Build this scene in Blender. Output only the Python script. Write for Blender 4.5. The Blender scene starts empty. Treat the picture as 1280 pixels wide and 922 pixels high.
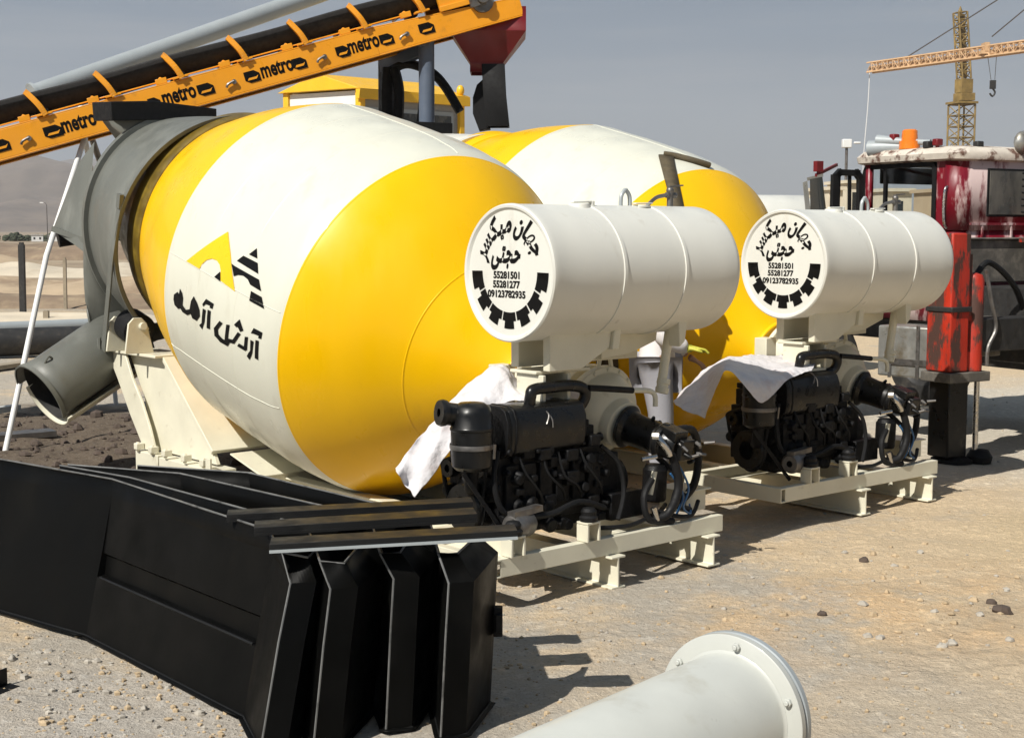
import bpy, bmesh, math, random
import numpy as np
from mathutils import Vector, Matrix, noise

random.seed(7)
R = math.radians
C = bpy.context.scene.collection
scene = bpy.context.scene

# ------------------------------------------------------------------ camera, sky, sun, exposure
FPX, HZ, EYE = 1757.0, 288.0, 1.8
PITCH = math.atan((461 - HZ) / FPX)
cam_data = bpy.data.cameras.new('camera')
cam_data.sensor_width = 36.0
cam_data.lens = FPX / 1280 * 36.0
cam_data.clip_start = 0.1
cam_data.clip_end = 20000
cam = bpy.data.objects.new('camera', cam_data)
cam.location = (0, 0, EYE)
cam.rotation_euler = (math.pi / 2 - PITCH, 0, 0)
C.objects.link(cam)
scene.camera = cam

SUN_EL, SUN_AZ = 45.0, 51.0          # elevation; heading the light travels to, from +X towards +Y
SX, SY = -math.cos(R(SUN_AZ)), -math.sin(R(SUN_AZ))
world = bpy.data.worlds.new('World')
scene.world = world
world.use_nodes = True
wn, wl = world.node_tree.nodes, world.node_tree.links
wn.clear()
w_out = wn.new('ShaderNodeOutputWorld')
w_bg = wn.new('ShaderNodeBackground')
w_sky = wn.new('ShaderNodeTexSky')
w_sky.sky_type = 'NISHITA'
w_sky.sun_disc = False
w_sky.sun_elevation = R(SUN_EL)
w_sky.sun_rotation = math.atan2(SX, SY)
w_sky.altitude = 1200
w_sky.air_density = 1.0
w_sky.dust_density = 3.5
w_sky.ozone_density = 1.0
w_bg.inputs['Strength'].default_value = 0.058
# thin high cloud veil: a soft grey mixed over the clear sky in streaks
w_tc = wn.new('ShaderNodeTexCoord')
w_map = wn.new('ShaderNodeMapping')
w_map.inputs['Scale'].default_value = (1.3, 1.3, 13.0)
w_map.inputs['Rotation'].default_value = (0, R(6), 0)
w_noise = wn.new('ShaderNodeTexNoise')
w_noise.inputs['Scale'].default_value = 2.2
w_noise.inputs['Detail'].default_value = 6
w_noise.inputs['Roughness'].default_value = 0.55
w_ramp = wn.new('ShaderNodeValToRGB')
w_ramp.color_ramp.elements[0].position = 0.30
w_ramp.color_ramp.elements[0].color = (0.52, 0.52, 0.52, 1)
w_ramp.color_ramp.elements[1].position = 0.78
w_ramp.color_ramp.elements[1].color = (0.80, 0.80, 0.80, 1)
w_mix = wn.new('ShaderNodeMix')
w_mix.data_type = 'RGBA'
w_mix.inputs['B'].default_value = (1.5, 2.5, 3.8, 1)
wl.new(w_tc.outputs['Generated'], w_map.inputs['Vector'])
wl.new(w_map.outputs['Vector'], w_noise.inputs['Vector'])
wl.new(w_noise.outputs['Fac'], w_ramp.inputs['Fac'])
wl.new(w_ramp.outputs['Color'], w_mix.inputs['Factor'])
wl.new(w_sky.outputs['Color'], w_mix.inputs['A'])
# pale streaks of cirrus over the veil
w_map2 = wn.new('ShaderNodeMapping'); w_map2.inputs['Scale'].default_value = (2.2, 2.2, 26.0); w_map2.inputs['Rotation'].default_value = (R(4), R(7), 0)
w_n2 = wn.new('ShaderNodeTexNoise'); w_n2.inputs['Scale'].default_value = 1.7; w_n2.inputs['Detail'].default_value = 8; w_n2.inputs['Roughness'].default_value = 0.6
w_r2 = wn.new('ShaderNodeMapRange'); w_r2.inputs['From Min'].default_value = 0.46; w_r2.inputs['From Max'].default_value = 0.76; w_r2.inputs['To Max'].default_value = 0.6
w_mix2 = wn.new('ShaderNodeMix'); w_mix2.data_type = 'RGBA'; w_mix2.inputs['B'].default_value = (4.6, 5.1, 5.7, 1)
wl.new(w_tc.outputs['Generated'], w_map2.inputs['Vector']); wl.new(w_map2.outputs['Vector'], w_n2.inputs['Vector']); wl.new(w_n2.outputs['Fac'], w_r2.inputs['Value'])
wl.new(w_r2.outputs['Result'], w_mix2.inputs['Factor']); wl.new(w_mix.outputs['Result'], w_mix2.inputs['A'])
wl.new(w_mix2.outputs['Result'], w_bg.inputs['Color'])
wl.new(w_bg.outputs['Background'], w_out.inputs['Surface'])

sun_data = bpy.data.lights.new('sun', 'SUN')
sun_data.energy = 4.8
sun_data.angle = R(0.5)
sun_data.color = (1.0, 0.96, 0.885)
sun = bpy.data.objects.new('sun', sun_data)
d = Vector((-SX * math.cos(R(SUN_EL)), -SY * math.cos(R(SUN_EL)), -math.sin(R(SUN_EL))))
sun.rotation_euler = d.to_track_quat('-Z', 'Y').to_euler()
sun.location = (-30, -20, 40)
C.objects.link(sun)

scene.view_settings.view_transform = 'Standard'
scene.view_settings.look = 'None'
scene.view_settings.exposure = 0.24
scene.view_settings.gamma = 1.0
scene.view_settings.use_curve_mapping = False
scene.cycles.volume_bounces = 1
scene.cycles.max_bounces = 8

# ------------------------------------------------------------------ survey helpers (pixel of the photo + known depth -> metres)
_c, _s = math.cos(PITCH), math.sin(PITCH)
def ray(px, py):
    u, v = (px - 640) / FPX, (461 - py) / FPX
    return Vector((u, _c + v * _s, -_s + v * _c))
def W(px, py, Y):
    r = ray(px, py)
    return Vector((0, 0, EYE)) + r * (Y / r.y)
def G(px, py, z=0.0):
    r = ray(px, py)
    return Vector((0, 0, EYE)) + r * ((z - EYE) / r.z)
class Frame:
    def __init__(self, x, y, deg):
        self.o = Vector((x, y, 0)); self.deg = deg
        self.A = Vector((math.cos(R(deg)), math.sin(R(deg)), 0))
        self.B = Vector((-math.sin(R(deg)), math.cos(R(deg)), 0))
    def loc(self, P):
        q = P - self.o
        return Vector((q.dot(self.A), q.dot(self.B), P.z))
    def b(self, px, py, b):
        r = ray(px, py); O = Vector((0, 0, EYE))
        return self.loc(O + r * ((b - (O - self.o).dot(self.B)) / r.dot(self.B)))
    def a(self, px, py, a):
        r = ray(px, py); O = Vector((0, 0, EYE))
        return self.loc(O + r * ((a - (O - self.o).dot(self.A)) / r.dot(self.A)))

# ------------------------------------------------------------------ materials
def nd(nt, kind, **kw):
    n = nt.nodes.new(kind)
    for k, v in kw.items():
        if k in n.inputs: n.inputs[k].default_value = v
        else: setattr(n, k, v)
    return n
def mat(name, base, rough=0.5, metal=0.0, var=0.12, scale=6.0, bump=0.0, bscale=40.0, coat=0.0,
        patch=None, pscale=4.0, pcut=(0.5, 0.6), prough=None, stretch=(1, 1, 1), rvar=0.15, spec=0.5):
    """base colour with a large soft variation, an optional second colour in patches (dust, peeling, rust) and bump"""
    m = bpy.data.materials.new(name); m.use_nodes = True
    nt = m.node_tree; L = nt.links
    p = nt.nodes['Principled BSDF']
    p.inputs['Metallic'].default_value = metal
    p.inputs['Roughness'].default_value = rough
    p.inputs['Specular IOR Level'].default_value = spec
    if coat: p.inputs['Coat Weight'].default_value = coat; p.inputs['Coat Roughness'].default_value = 0.12
    tc = nd(nt, 'ShaderNodeTexCoord'); mp = nd(nt, 'ShaderNodeMapping'); mp.inputs['Scale'].default_value = stretch
    L.new(tc.outputs['Object'], mp.inputs['Vector'])
    n1 = nd(nt, 'ShaderNodeTexNoise', Scale=scale, Detail=5.0, Roughness=0.6)
    L.new(mp.outputs['Vector'], n1.inputs['Vector'])
    mr = nd(nt, 'ShaderNodeMapRange'); mr.inputs['From Min'].default_value = .25; mr.inputs['From Max'].default_value = .75
    mr.inputs['To Min'].default_value = 1 - var; mr.inputs['To Max'].default_value = 1 + var * .6
    L.new(n1.outputs['Fac'], mr.inputs['Value'])
    mul = nd(nt, 'ShaderNodeVectorMath', operation='SCALE'); mul.inputs[0].default_value = base[:3]
    L.new(mr.outputs['Result'], mul.inputs['Scale'])
    col = mul.outputs['Vector']
    rr = nd(nt, 'ShaderNodeMapRange'); rr.inputs['From Min'].default_value = .3; rr.inputs['From Max'].default_value = .7
    rr.inputs['To Min'].default_value = max(.03, rough - rvar); rr.inputs['To Max'].default_value = min(1, rough + rvar)
    n3 = nd(nt, 'ShaderNodeTexNoise', Scale=scale * 2.3, Detail=4.0)
    L.new(mp.outputs['Vector'], n3.inputs['Vector']); L.new(n3.outputs['Fac'], rr.inputs['Value'])
    ro = rr.outputs['Result']
    if patch:
        n2 = nd(nt, 'ShaderNodeTexNoise', Scale=pscale, Detail=8.0, Roughness=0.65)
        L.new(mp.outputs['Vector'], n2.inputs['Vector'])
        rp = nd(nt, 'ShaderNodeValToRGB'); rp.color_ramp.elements[0].position = pcut[0]; rp.color_ramp.elements[1].position = pcut[1]
        L.new(n2.outputs['Fac'], rp.inputs['Fac'])
        mx = nd(nt, 'ShaderNodeMix', data_type='RGBA')
        L.new(rp.outputs['Color'], mx.inputs['Factor']); L.new(col, mx.inputs['A']); mx.inputs['B'].default_value = (*patch, 1)
        col = mx.outputs['Result']
        if prough is not None:
            mxr = nd(nt, 'ShaderNodeMix', data_type='FLOAT'); L.new(rp.outputs['Color'], mxr.inputs['Factor'])
            L.new(ro, mxr.inputs['A']); mxr.inputs['B'].default_value = prough; ro = mxr.outputs['Result']
    L.new(col, p.inputs['Base Color']); L.new(ro, p.inputs['Roughness'])
    if bump:
        nb = nd(nt, 'ShaderNodeTexNoise', Scale=bscale, Detail=4.0); L.new(mp.outputs['Vector'], nb.inputs['Vector'])
        bp = nd(nt, 'ShaderNodeBump', Strength=bump, Distance=0.02); L.new(nb.outputs['Fac'], bp.inputs['Height'])
        L.new(bp.outputs['Normal'], p.inputs['Normal'])
    return m

M = {}
M['white'] = mat('drum_white_paint', (.64, .635, .535), .38, var=.06, scale=1.3, coat=.2, bump=.025, bscale=2.2, patch=(.52, .49, .39), pscale=4, pcut=(.56, .86), stretch=(1.6, 1.6, .5))
M['yellow'] = mat('drum_yellow_paint', (.84, .48, .001), .36, var=.06, scale=1.3, coat=.12, bump=.025, bscale=2.2, patch=(.68, .39, .012), pscale=4, pcut=(.60, .9), stretch=(1.6, 1.6, .5), spec=.3)
M['ring_olive'] = mat('dark_olive_ring', (.13, .085, .012), .42, var=.35, scale=5, patch=(.22, .15, .02), pscale=7, pcut=(.45, .7))  # dark olive with lighter olive patches, on the front drum's track ring only
M['tank'] = mat('tank_white_paint', (.67, .665, .605), .42, var=.06, scale=1.6, coat=.1, bump=.03, bscale=3, patch=(.48, .45, .38), pscale=5, pcut=(.60, .88), stretch=(1.5, 1.5, .45))
M['cream'] = mat('cream_paint', (.66, .63, .50), .45, var=.10, scale=4, bump=.03, bscale=25, patch=(.40, .35, .25), pscale=9, pcut=(.62, .8))
M['grey'] = mat('grey_primer', (.130, .134, .118), .5, var=.18, scale=3, bump=.05, bscale=12, patch=(.19, .195, .175), pscale=4, pcut=(.5, .75), stretch=(1, 1, .4))
M['black_sheet'] = mat('black_sheet_paint', (.0030, .0030, .0028), .44, var=.4, scale=2.2, bump=.05, bscale=5, patch=(.0075, .007, .006), pscale=2.6, pcut=(.55, .85), prough=.75, rvar=.14, spec=.07)
M['edge_highlight'] = mat('sheet_edge_highlight', (.17, .17, .165), .45, .3, var=.4, scale=9, patch=(.03, .03, .03), pscale=10, pcut=(.55, .7))  # highlights along the fender edges, put into the colour as pale grey
M['black_edge'] = mat('black_bar_paint', (.009, .0092, .0095), .5, var=.3, scale=5, patch=(.018, .0175, .016), pscale=7, pcut=(.55, .8), prough=.7, spec=.2)
M['engine'] = mat('engine_black', (.0045, .0045, .005), .55, var=.4, scale=14, bump=.25, bscale=60, patch=(.014, .013, .012), pscale=14, pcut=(.58, .78), prough=.85, spec=.22)
M['satin_black'] = mat('satin_black', (.007, .007, .007), .36, var=.2, scale=8, patch=(.022, .020, .018), pscale=7, pcut=(.6, .8), spec=.35)
M['rubber'] = mat('black_rubber', (.008, .008, .0085), .62, var=.25, scale=12, bump=.08, bscale=50, spec=.25)
M['steel'] = mat('bare_steel', (.55, .54, .52), .28, 1.0, var=.15, scale=20)
M['dull_steel'] = mat('dull_steel', (.20, .19, .18), .5, .8, var=.35, scale=12, patch=(.10, .055, .03), pscale=8, pcut=(.55, .72))
M['blue'] = mat('blue_hose', (.03, .13, .30), .4)
M['mark_black'] = mat('black_lettering', (.005, .005, .005), .55, var=.1, spec=.12)
M['mark_yellow'] = mat('yellow_emblem', (.84, .50, .003), .35, var=.04)
M['orange'] = mat('conveyor_orange', (.82, .33, .012), .42, var=.10, scale=3, patch=(.50, .20, .02), pscale=5, pcut=(.6, .8))
M['belt'] = mat('belt_rubber', (.012, .011, .011), .7, var=.3, scale=10)
M['darkred'] = mat('dark_red_paint', (.16, .008, .012), .45, var=.2, scale=4)
M['cab_red'] = mat('peeling_red_paint', (.17, .004, .014), .38, var=.3, scale=5, patch=(.58, .45, .43), pscale=2.5, pcut=(.50, .57), prough=.8, stretch=(1.4, 1.4, .45), bump=.12, bscale=14)
M['cab_roof'] = mat('peeling_white_roof', (.60, .54, .46), .7, var=.2, scale=5, patch=(.13, .07, .05), pscale=6, pcut=(.50, .58), prough=.8, bump=.15, bscale=20)
M['leg_red'] = mat('chipped_orange_red', (.42, .026, .010), .5, var=.35, scale=5, patch=(.06, .026, .018), pscale=6, pcut=(.47, .54), prough=.75, stretch=(1.5, 1.5, .5), bump=.15)
M['grime'] = mat('grimy_grey', (.11, .10, .085), .7, var=.4, scale=6, patch=(.24, .21, .17), pscale=6, pcut=(.5, .75), bump=.15, bscale=20)
M['chassis'] = mat('chassis_black', (.022, .021, .02), .6, var=.4, scale=8, patch=(.06, .05, .04), pscale=8, pcut=(.55, .75))
M['silver'] = mat('worn_silver_box', (.36, .36, .34), .4, .6, var=.25, scale=6, patch=(.20, .17, .12), pscale=6, pcut=(.5, .7))
M['pipe_white'] = mat('pale_grey_pipe_paint', (.475, .485, .45), .42, var=.1, scale=2.5, coat=.1, bump=.04, bscale=8, patch=(.34, .325, .27), pscale=4, pcut=(.55, .8), prough=.6)
M['tube_grey'] = mat('galvanised_tube', (.34, .37, .38), .45, .1, var=.1, scale=2)
M['cabin_yellow'] = mat('cabin_yellow', (.82, .46, .02), .45, var=.08)
M['cabin_white'] = mat('cabin_white', (.72, .72, .70), .5, var=.06)
M['cabin_grey'] = mat('cabin_grey', (.27, .27, .26), .5, var=.1)
M['post_blue'] = mat('blue_grey_post', (.09, .115, .16), .5, var=.15)
M['cloth'] = mat('white_sack_cloth', (.62, .60, .61), .85, var=.1, scale=8, bump=.55, bscale=26, patch=(.50, .42, .41), pscale=5, pcut=(.55, .75))
M['skin'] = mat('skin', (.42, .24, .16), .5)
M['shirt'] = mat('white_shirt_cloth', (.70, .68, .68), .85, var=.06, bump=.1, bscale=90)
M['trousers'] = mat('grey_trouser_cloth', (.30, .30, .33), .85, var=.1, bump=.1, bscale=90)
M['glove'] = mat('yellow_green_glove', (.52, .50, .06), .7, var=.2, bump=.1)
M['hair'] = mat('dark_hair', (.015, .012, .01), .6)
M['amber'] = mat('amber_plastic', (.80, .20, .012), .25, var=.05, coat=.4)
M['strap'] = mat('olive_brown_webbing', (.085, .065, .035), .8, var=.3, scale=20, bump=.2, bscale=120)
M['crane_yellow'] = mat('crane_ochre', (.27, .18, .055), .65, var=.55, scale=1.2)
M['crane_pale'] = mat('crane_faded_orange', (.62, .40, .22), .6, var=.25, scale=.5)
M['stone'] = mat('loose_stone', (.40, .365, .31), .9, var=.35, scale=3, bump=.3, bscale=25)
M['stone_warm'] = mat('tan_stone', (.46, .35, .22), .95, var=.4, scale=3, bump=.3, bscale=25)
M['clod'] = mat('dark_clod', (.085, .062, .048), .95, var=.4, scale=3, bump=.3, bscale=25)
M['concrete'] = mat('concrete', (.42, .40, .37), .85, var=.12, scale=1)
M['house'] = mat('cream_wall', (.62, .55, .42), .8, var=.1)
M['bush'] = mat('dark_foliage', (.040, .050, .026), .9, var=.4, scale=1)
M['wood'] = mat('grey_wood_post', (.30, .25, .18), .85, var=.3)
M['tyre'] = mat('tyre_rubber', (.018, .017, .016), .8, var=.3, scale=12, patch=(.08, .07, .055), pscale=6, pcut=(.5, .75))
def glass(name, col=(.8, .85, .85), alpha=.25, rough=.05):
    m = bpy.data.materials.new(name); m.use_nodes = True
    nt = m.node_tree; o = nt.nodes['Material Output']; nt.nodes.remove(nt.nodes['Principled BSDF'])
    t = nd(nt, 'ShaderNodeBsdfTransparent', Color=(*col, 1)); g = nd(nt, 'ShaderNodeBsdfGlossy', Color=(.9, .9, .9, 1), Roughness=rough)
    f = nd(nt, 'ShaderNodeLayerWeight', Blend=.5)
    pw = nd(nt, 'ShaderNodeMath', operation='POWER'); pw.inputs[1].default_value = 4.0; nt.links.new(f.outputs['Facing'], pw.inputs[0])
    add = nd(nt, 'ShaderNodeMath', operation='MULTIPLY_ADD'); add.inputs[1].default_value = .6; add.inputs[2].default_value = alpha * .2; nt.links.new(pw.outputs[0], add.inputs[0])
    mx = nd(nt, 'ShaderNodeMixShader')
    nt.links.new(add.outputs[0], mx.inputs[0]); nt.links.new(t.outputs[0], mx.inputs[1]); nt.links.new(g.outputs[0], mx.inputs[2])
    nt.links.new(mx.outputs[0], o.inputs['Surface'])
    return m
M['glass'] = glass('window_glass')
M['dark_glass'] = mat('dark_window_glass', (.02, .024, .026), .08, var=.1, spec=.8)
M['dusty_glass'] = mat('dusty_window_glass', (.055, .055, .05), .25, var=.3, scale=4, patch=(.20, .19, .16), pscale=3, pcut=(.5, .8), prough=.7, stretch=(1, 1, .4))

# ------------------------------------------------------------------ mesh builder
def axes(e):
    e = Vector(e).normalized()
    t = Vector((0, 0, 1)) if abs(e.z) < .9 else Vector((1, 0, 0))
    x = t.cross(e).normalized(); y = e.cross(x).normalized()
    return x, y, e
class MB:
    def __init__(self): self.v = []; self.f = []; self.m = []
    def add(self, vs, fs, mi=0):
        k = len(self.v); self.v += [tuple(v) for v in vs]
        self.f += [tuple(i + k for i in f) for f in fs]; self.m += [mi] * len(fs)
        return self
    def box(self, c, s, ax=None, mi=0, taper=1.0):
        c = Vector(c); X, Y, Z = ax if ax else (Vector((1, 0, 0)), Vector((0, 1, 0)), Vector((0, 0, 1)))
        vs = []
        for k in (-1, 1):
            t = 1 if k < 0 else taper
            for i, j in ((-1, -1), (1, -1), (1, 1), (-1, 1)):
                vs.append(c + X * (i * s[0] / 2 * t) + Y * (j * s[1] / 2 * t) + Z * (k * s[2] / 2))
        return self.add(vs, [(0, 3, 2, 1), (4, 5, 6, 7), (0, 1, 5, 4), (1, 2, 6, 5), (2, 3, 7, 6), (3, 0, 4, 7)], mi)
    def bb(self, x0, x1, y0, y1, z0, z1, mi=0):
        return self.box(((x0 + x1) / 2, (y0 + y1) / 2, (z0 + z1) / 2), (x1 - x0, y1 - y0, z1 - z0), None, mi)
    def extr(self, poly, p0, p1, up=(0, 0, 1), mi=0):
        """poly: 2D (side, up) outline, swept from p0 to p1"""
        p0, p1 = Vector(p0), Vector(p1); e = (p1 - p0).normalized(); up = Vector(up)
        s = e.cross(up).normalized(); u = s.cross(e).normalized(); n = len(poly)
        vs = [p0 + s * a + u * b for a, b in poly] + [p1 + s * a + u * b for a, b in poly]
        fs = [tuple(range(n - 1, -1, -1)), tuple(range(n, 2 * n))] + [(i, (i + 1) % n, n + (i + 1) % n, n + i) for i in range(n)]
        return self.add(vs, fs, mi)
    def bar(self, p0, p1, w, h, up=(0, 0, 1), mi=0):
        return self.extr([(-w / 2, -h / 2), (w / 2, -h / 2), (w / 2, h / 2), (-w / 2, h / 2)], p0, p1, up, mi)
    def ibeam(self, p0, p1, w, h, t=.012, mi=0):
        a, b = w / 2, h / 2
        return self.extr([(-a, -b), (a, -b), (a, -b + t), (t / 2, -b + t), (t / 2, b - t), (a, b - t), (a, b), (-a, b), (-a, b - t), (-t / 2, b - t), (-t / 2, -b + t), (-a, -b + t)], p0, p1, mi=mi)
    def chan(self, p0, p1, w, h, t=.01, side=1, mi=0):
        """C channel with its flat back on side"""
        a, b = w / 2, h / 2; s = side
        P = [(-a * s, -b), (a * s, -b), (a * s, b), (-a * s, b), (-a * s, b - t), (a * s - t * s, b - t), (a * s - t * s, -b + t), (-a * s, -b + t)]
        return self.extr(P, p0, p1, mi=mi)
    def prism(self, pts, th, mi=0):
        pts = [Vector(p) for p in pts]; th = Vector(th); n = len(pts)
        vs = pts + [p + th for p in pts]
        return self.add(vs, [tuple(range(n - 1, -1, -1)), tuple(range(n, 2 * n))] + [(i, (i + 1) % n, n + (i + 1) % n, n + i) for i in range(n)], mi)
    def cyl(self, p0, p1, r0, r1=None, n=24, caps=True, mi=0):
        p0, p1 = Vector(p0), Vector(p1); r1 = r0 if r1 is None else r1
        x, y, e = axes(p1 - p0)
        vs = []
        for p, r in ((p0, r0), (p1, r1)):
            for i in range(n):
                t = 2 * math.pi * i / n; vs.append(p + x * (r * math.cos(t)) + y * (r * math.sin(t)))
        fs = [(i, (i + 1) % n, n + (i + 1) % n, n + i) for i in range(n)]
        if caps: fs += [tuple(range(n - 1, -1, -1)), tuple(range(n, 2 * n))]
        return self.add(vs, fs, mi)
    def lathe(self, prof, o=(0, 0, 0), e=(0, 0, 1), n=48, mi=0, xy=None, matf=None, a0=0.0, a1=None, close=False):
        """prof: list of (s, r) along axis e"""
        o = Vector(o); x, y, e = axes(e)
        if xy: x, y = Vector(xy[0]), Vector(xy[1])
        full = a1 is None; m = n if full else n + 1; a1 = 2 * math.pi if full else a1
        vs = []
        for s, r in prof:
            for i in range(m):
                t = a0 + (a1 - a0) * i / n
                vs.append(o + e * s + x * (r * math.cos(t)) + y * (r * math.sin(t)))
        k0 = len(self.v); self.v += [tuple(v) for v in vs]
        rows = len(prof); rr = range(rows if close else rows - 1)
        for j in rr:
            j2 = (j + 1) % rows
            for i in range(n):
                i2 = (i + 1) % m
                self.f.append((k0 + j * m + i, k0 + j * m + i2, k0 + j2 * m + i2, k0 + j2 * m + i))
                self.m.append(matf(.5 * (prof[j][0] + prof[j2][0])) if matf else mi)
        return self
    def tube(self, pts, r, n=10, mi=0, smooth=True, caps=True):
        pts = [Vector(p) for p in pts]
        if smooth and len(pts) > 2: pts = spline(pts, 6)
        rs = r if isinstance(r, (list, tuple)) else [r] * len(pts)
        if len(rs) != len(pts): rs = list(np.interp(np.linspace(0, 1, len(pts)), np.linspace(0, 1, len(rs)), rs))
        T = [(pts[min(i + 1, len(pts) - 1)] - pts[max(i - 1, 0)]).normalized() for i in range(len(pts))]
        x, y, _ = axes(T[0]); vs = []
        for i, p in enumerate(pts):
            x = (x - T[i] * x.dot(T[i])).normalized(); y = T[i].cross(x)
            for k in range(n):
                t = 2 * math.pi * k / n; vs.append(p + x * (rs[i] * math.cos(t)) + y * (rs[i] * math.sin(t)))
        fs = []
        for i in range(len(pts) - 1):
            for k in range(n): fs.append((i * n + k, i * n + (k + 1) % n, (i + 1) * n + (k + 1) % n, (i + 1) * n + k))
        if caps: fs += [tuple(range(n - 1, -1, -1)), tuple(range((len(pts) - 1) * n, len(pts) * n))]
        return self.add(vs, fs, mi)
    def grid(self, P, mi=0, wrap=False):
        nr, nc = len(P), len(P[0]); vs = [p for row in P for p in row]; fs = []
        for i in range(nr - 1):
            for j in range(nc if wrap else nc - 1):
                j2 = (j + 1) % nc
                fs.append((i * nc + j, i * nc + j2, (i + 1) * nc + j2, (i + 1) * nc + j))
        return self.add(vs, fs, mi)
    def ball(self, c, r, n=16, m=10, sq=(1, 1, 1), mi=0):
        prof = []
        c = Vector(c); P = []
        for i in range(m + 1):
            t = math.pi * i / m
            P.append([c + Vector((r * sq[0] * math.sin(t) * math.cos(2 * math.pi * k / n), r * sq[1] * math.sin(t) * math.sin(2 * math.pi * k / n), r * sq[2] * math.cos(t))) for k in range(n)])
        return self.grid(P, mi, True)
    def bolt(self, c, e, r=.015, h=.012, mi=0):
        e = Vector(e).normalized(); return self.cyl(Vector(c), Vector(c) + e * h, r, r, 6, True, mi)
    def build(self, name, mats, parent=None, bevel=0, solid=0, sub=0, angle=38, recalc=True, merge=True):
        me = bpy.data.meshes.new(name); me.from_pydata(self.v, [], self.f)
        mats = mats if isinstance(mats, (list, tuple)) else [mats]
        for q in mats: me.materials.append(M[q] if isinstance(q, str) else q)
        me.polygons.foreach_set('material_index', self.m)
        bm = bmesh.new(); bm.from_mesh(me)
        if merge: bmesh.ops.remove_doubles(bm, verts=bm.verts, dist=1e-5)
        if recalc: bmesh.ops.recalc_face_normals(bm, faces=bm.faces)
        bm.to_mesh(me); bm.free()
        me.polygons.foreach_set('use_smooth', [True] * len(me.polygons))
        me.set_sharp_from_angle(angle=R(angle))
        o = bpy.data.objects.new(name, me); C.objects.link(o)
        if parent: o.parent = parent
        if solid:
            q = o.modifiers.new('solid', 'SOLIDIFY'); q.thickness = solid; q.offset = 0
        if bevel:
            q = o.modifiers.new('bevel', 'BEVEL'); q.width = bevel; q.segments = 2; q.limit_method = 'ANGLE'; q.angle_limit = R(40)
            q.harden_normals = False
        if sub:
            q = o.modifiers.new('sub', 'SUBSURF'); q.levels = sub; q.render_levels = sub
        return o
def spline(P, k):
    out = []; n = len(P)
    for i in range(n - 1):
        p0, p1, p2, p3 = P[max(i - 1, 0)], P[i], P[i + 1], P[min(i + 2, n - 1)]
        for j in range(k):
            t = j / k
            out.append(.5 * ((2 * p1) + (p2 - p0) * t + (2 * p0 - 5 * p1 + 4 * p2 - p3) * t * t + (3 * p1 - p0 - 3 * p2 + p3) * t ** 3))
    out.append(P[-1]); return out
def tag(o, label=None, cat=None, group=None, kind=None):
    if label: o['label'] = label
    if cat: o['category'] = cat
    if group: o['group'] = group
    if kind: o['kind'] = kind
    return o
def thing(name, label, cat, loc=(0, 0, 0), rotz=0, group=None):
    o = bpy.data.objects.new(name, None); o.empty_display_size = .2; C.objects.link(o)
    o.location = loc; o.rotation_euler = (0, 0, rotz)
    return tag(o, label, cat, group)
def glyphs(text, size, bold=0.0):
    """2D outline mesh of a text: verts, faces, width"""
    cu = bpy.data.curves.new('t', 'FONT'); cu.body = text; cu.size = size; cu.offset = bold; cu.resolution_u = 4
    o = bpy.data.objects.new('t', cu); C.objects.link(o)
    dg = bpy.context.evaluated_depsgraph_get(); me = bpy.data.meshes.new_from_object(o.evaluated_get(dg))
    vs = [(v.co.x, v.co.y) for v in me.vertices]; fs = [tuple(p.vertices) for p in me.polygons]
    bpy.data.objects.remove(o); bpy.data.curves.remove(cu); bpy.data.meshes.remove(me)
    w = max((v[0] for v in vs), default=0)
    return vs, fs, w
def poly2d(mb, polys, fn, cell=None, mi=0):
    """flat polygons in 2D, cut into cells and laid on a surface by fn(u, v)"""
    bm = bmesh.new()
    for P in polys:
        vs = [bm.verts.new((p[0], p[1], 0)) for p in P]
        try: bm.faces.new(vs)
        except ValueError: pass
    bmesh.ops.triangulate(bm, faces=bm.faces[:])
    if cell:
        xs = [v.co.x for v in bm.verts]; ys = [v.co.y for v in bm.verts]
        for lo, hi, ax in ((min(xs), max(xs), Vector((1, 0, 0))), (min(ys), max(ys), Vector((0, 1, 0)))):
            k = lo + cell
            while k < hi:
                bmesh.ops.bisect_plane(bm, geom=bm.verts[:] + bm.edges[:] + bm.faces[:], plane_co=ax * k, plane_no=ax); k += cell
    bm.verts.index_update()
    mb.add([fn(v.co.x, v.co.y) for v in bm.verts], [tuple(v.index for v in f.verts) for f in bm.faces], mi)
    bm.free()
def strokes(S):
    """polylines with a width -> quads (for hand lettering)"""
    out = []
    for w, P in S:
        P = [Vector((p[0], p[1])) for p in P]
        for i in range(len(P) - 1):
            e = (P[i + 1] - P[i]); l = e.length
            if l < 1e-6: continue
            e /= l; n = Vector((-e.y, e.x)) * (w / 2); a = P[i] - e * (w * .3); b = P[i + 1] + e * (w * .3)
            out.append([a - n, b - n, b + n, a + n])
    return out

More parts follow.
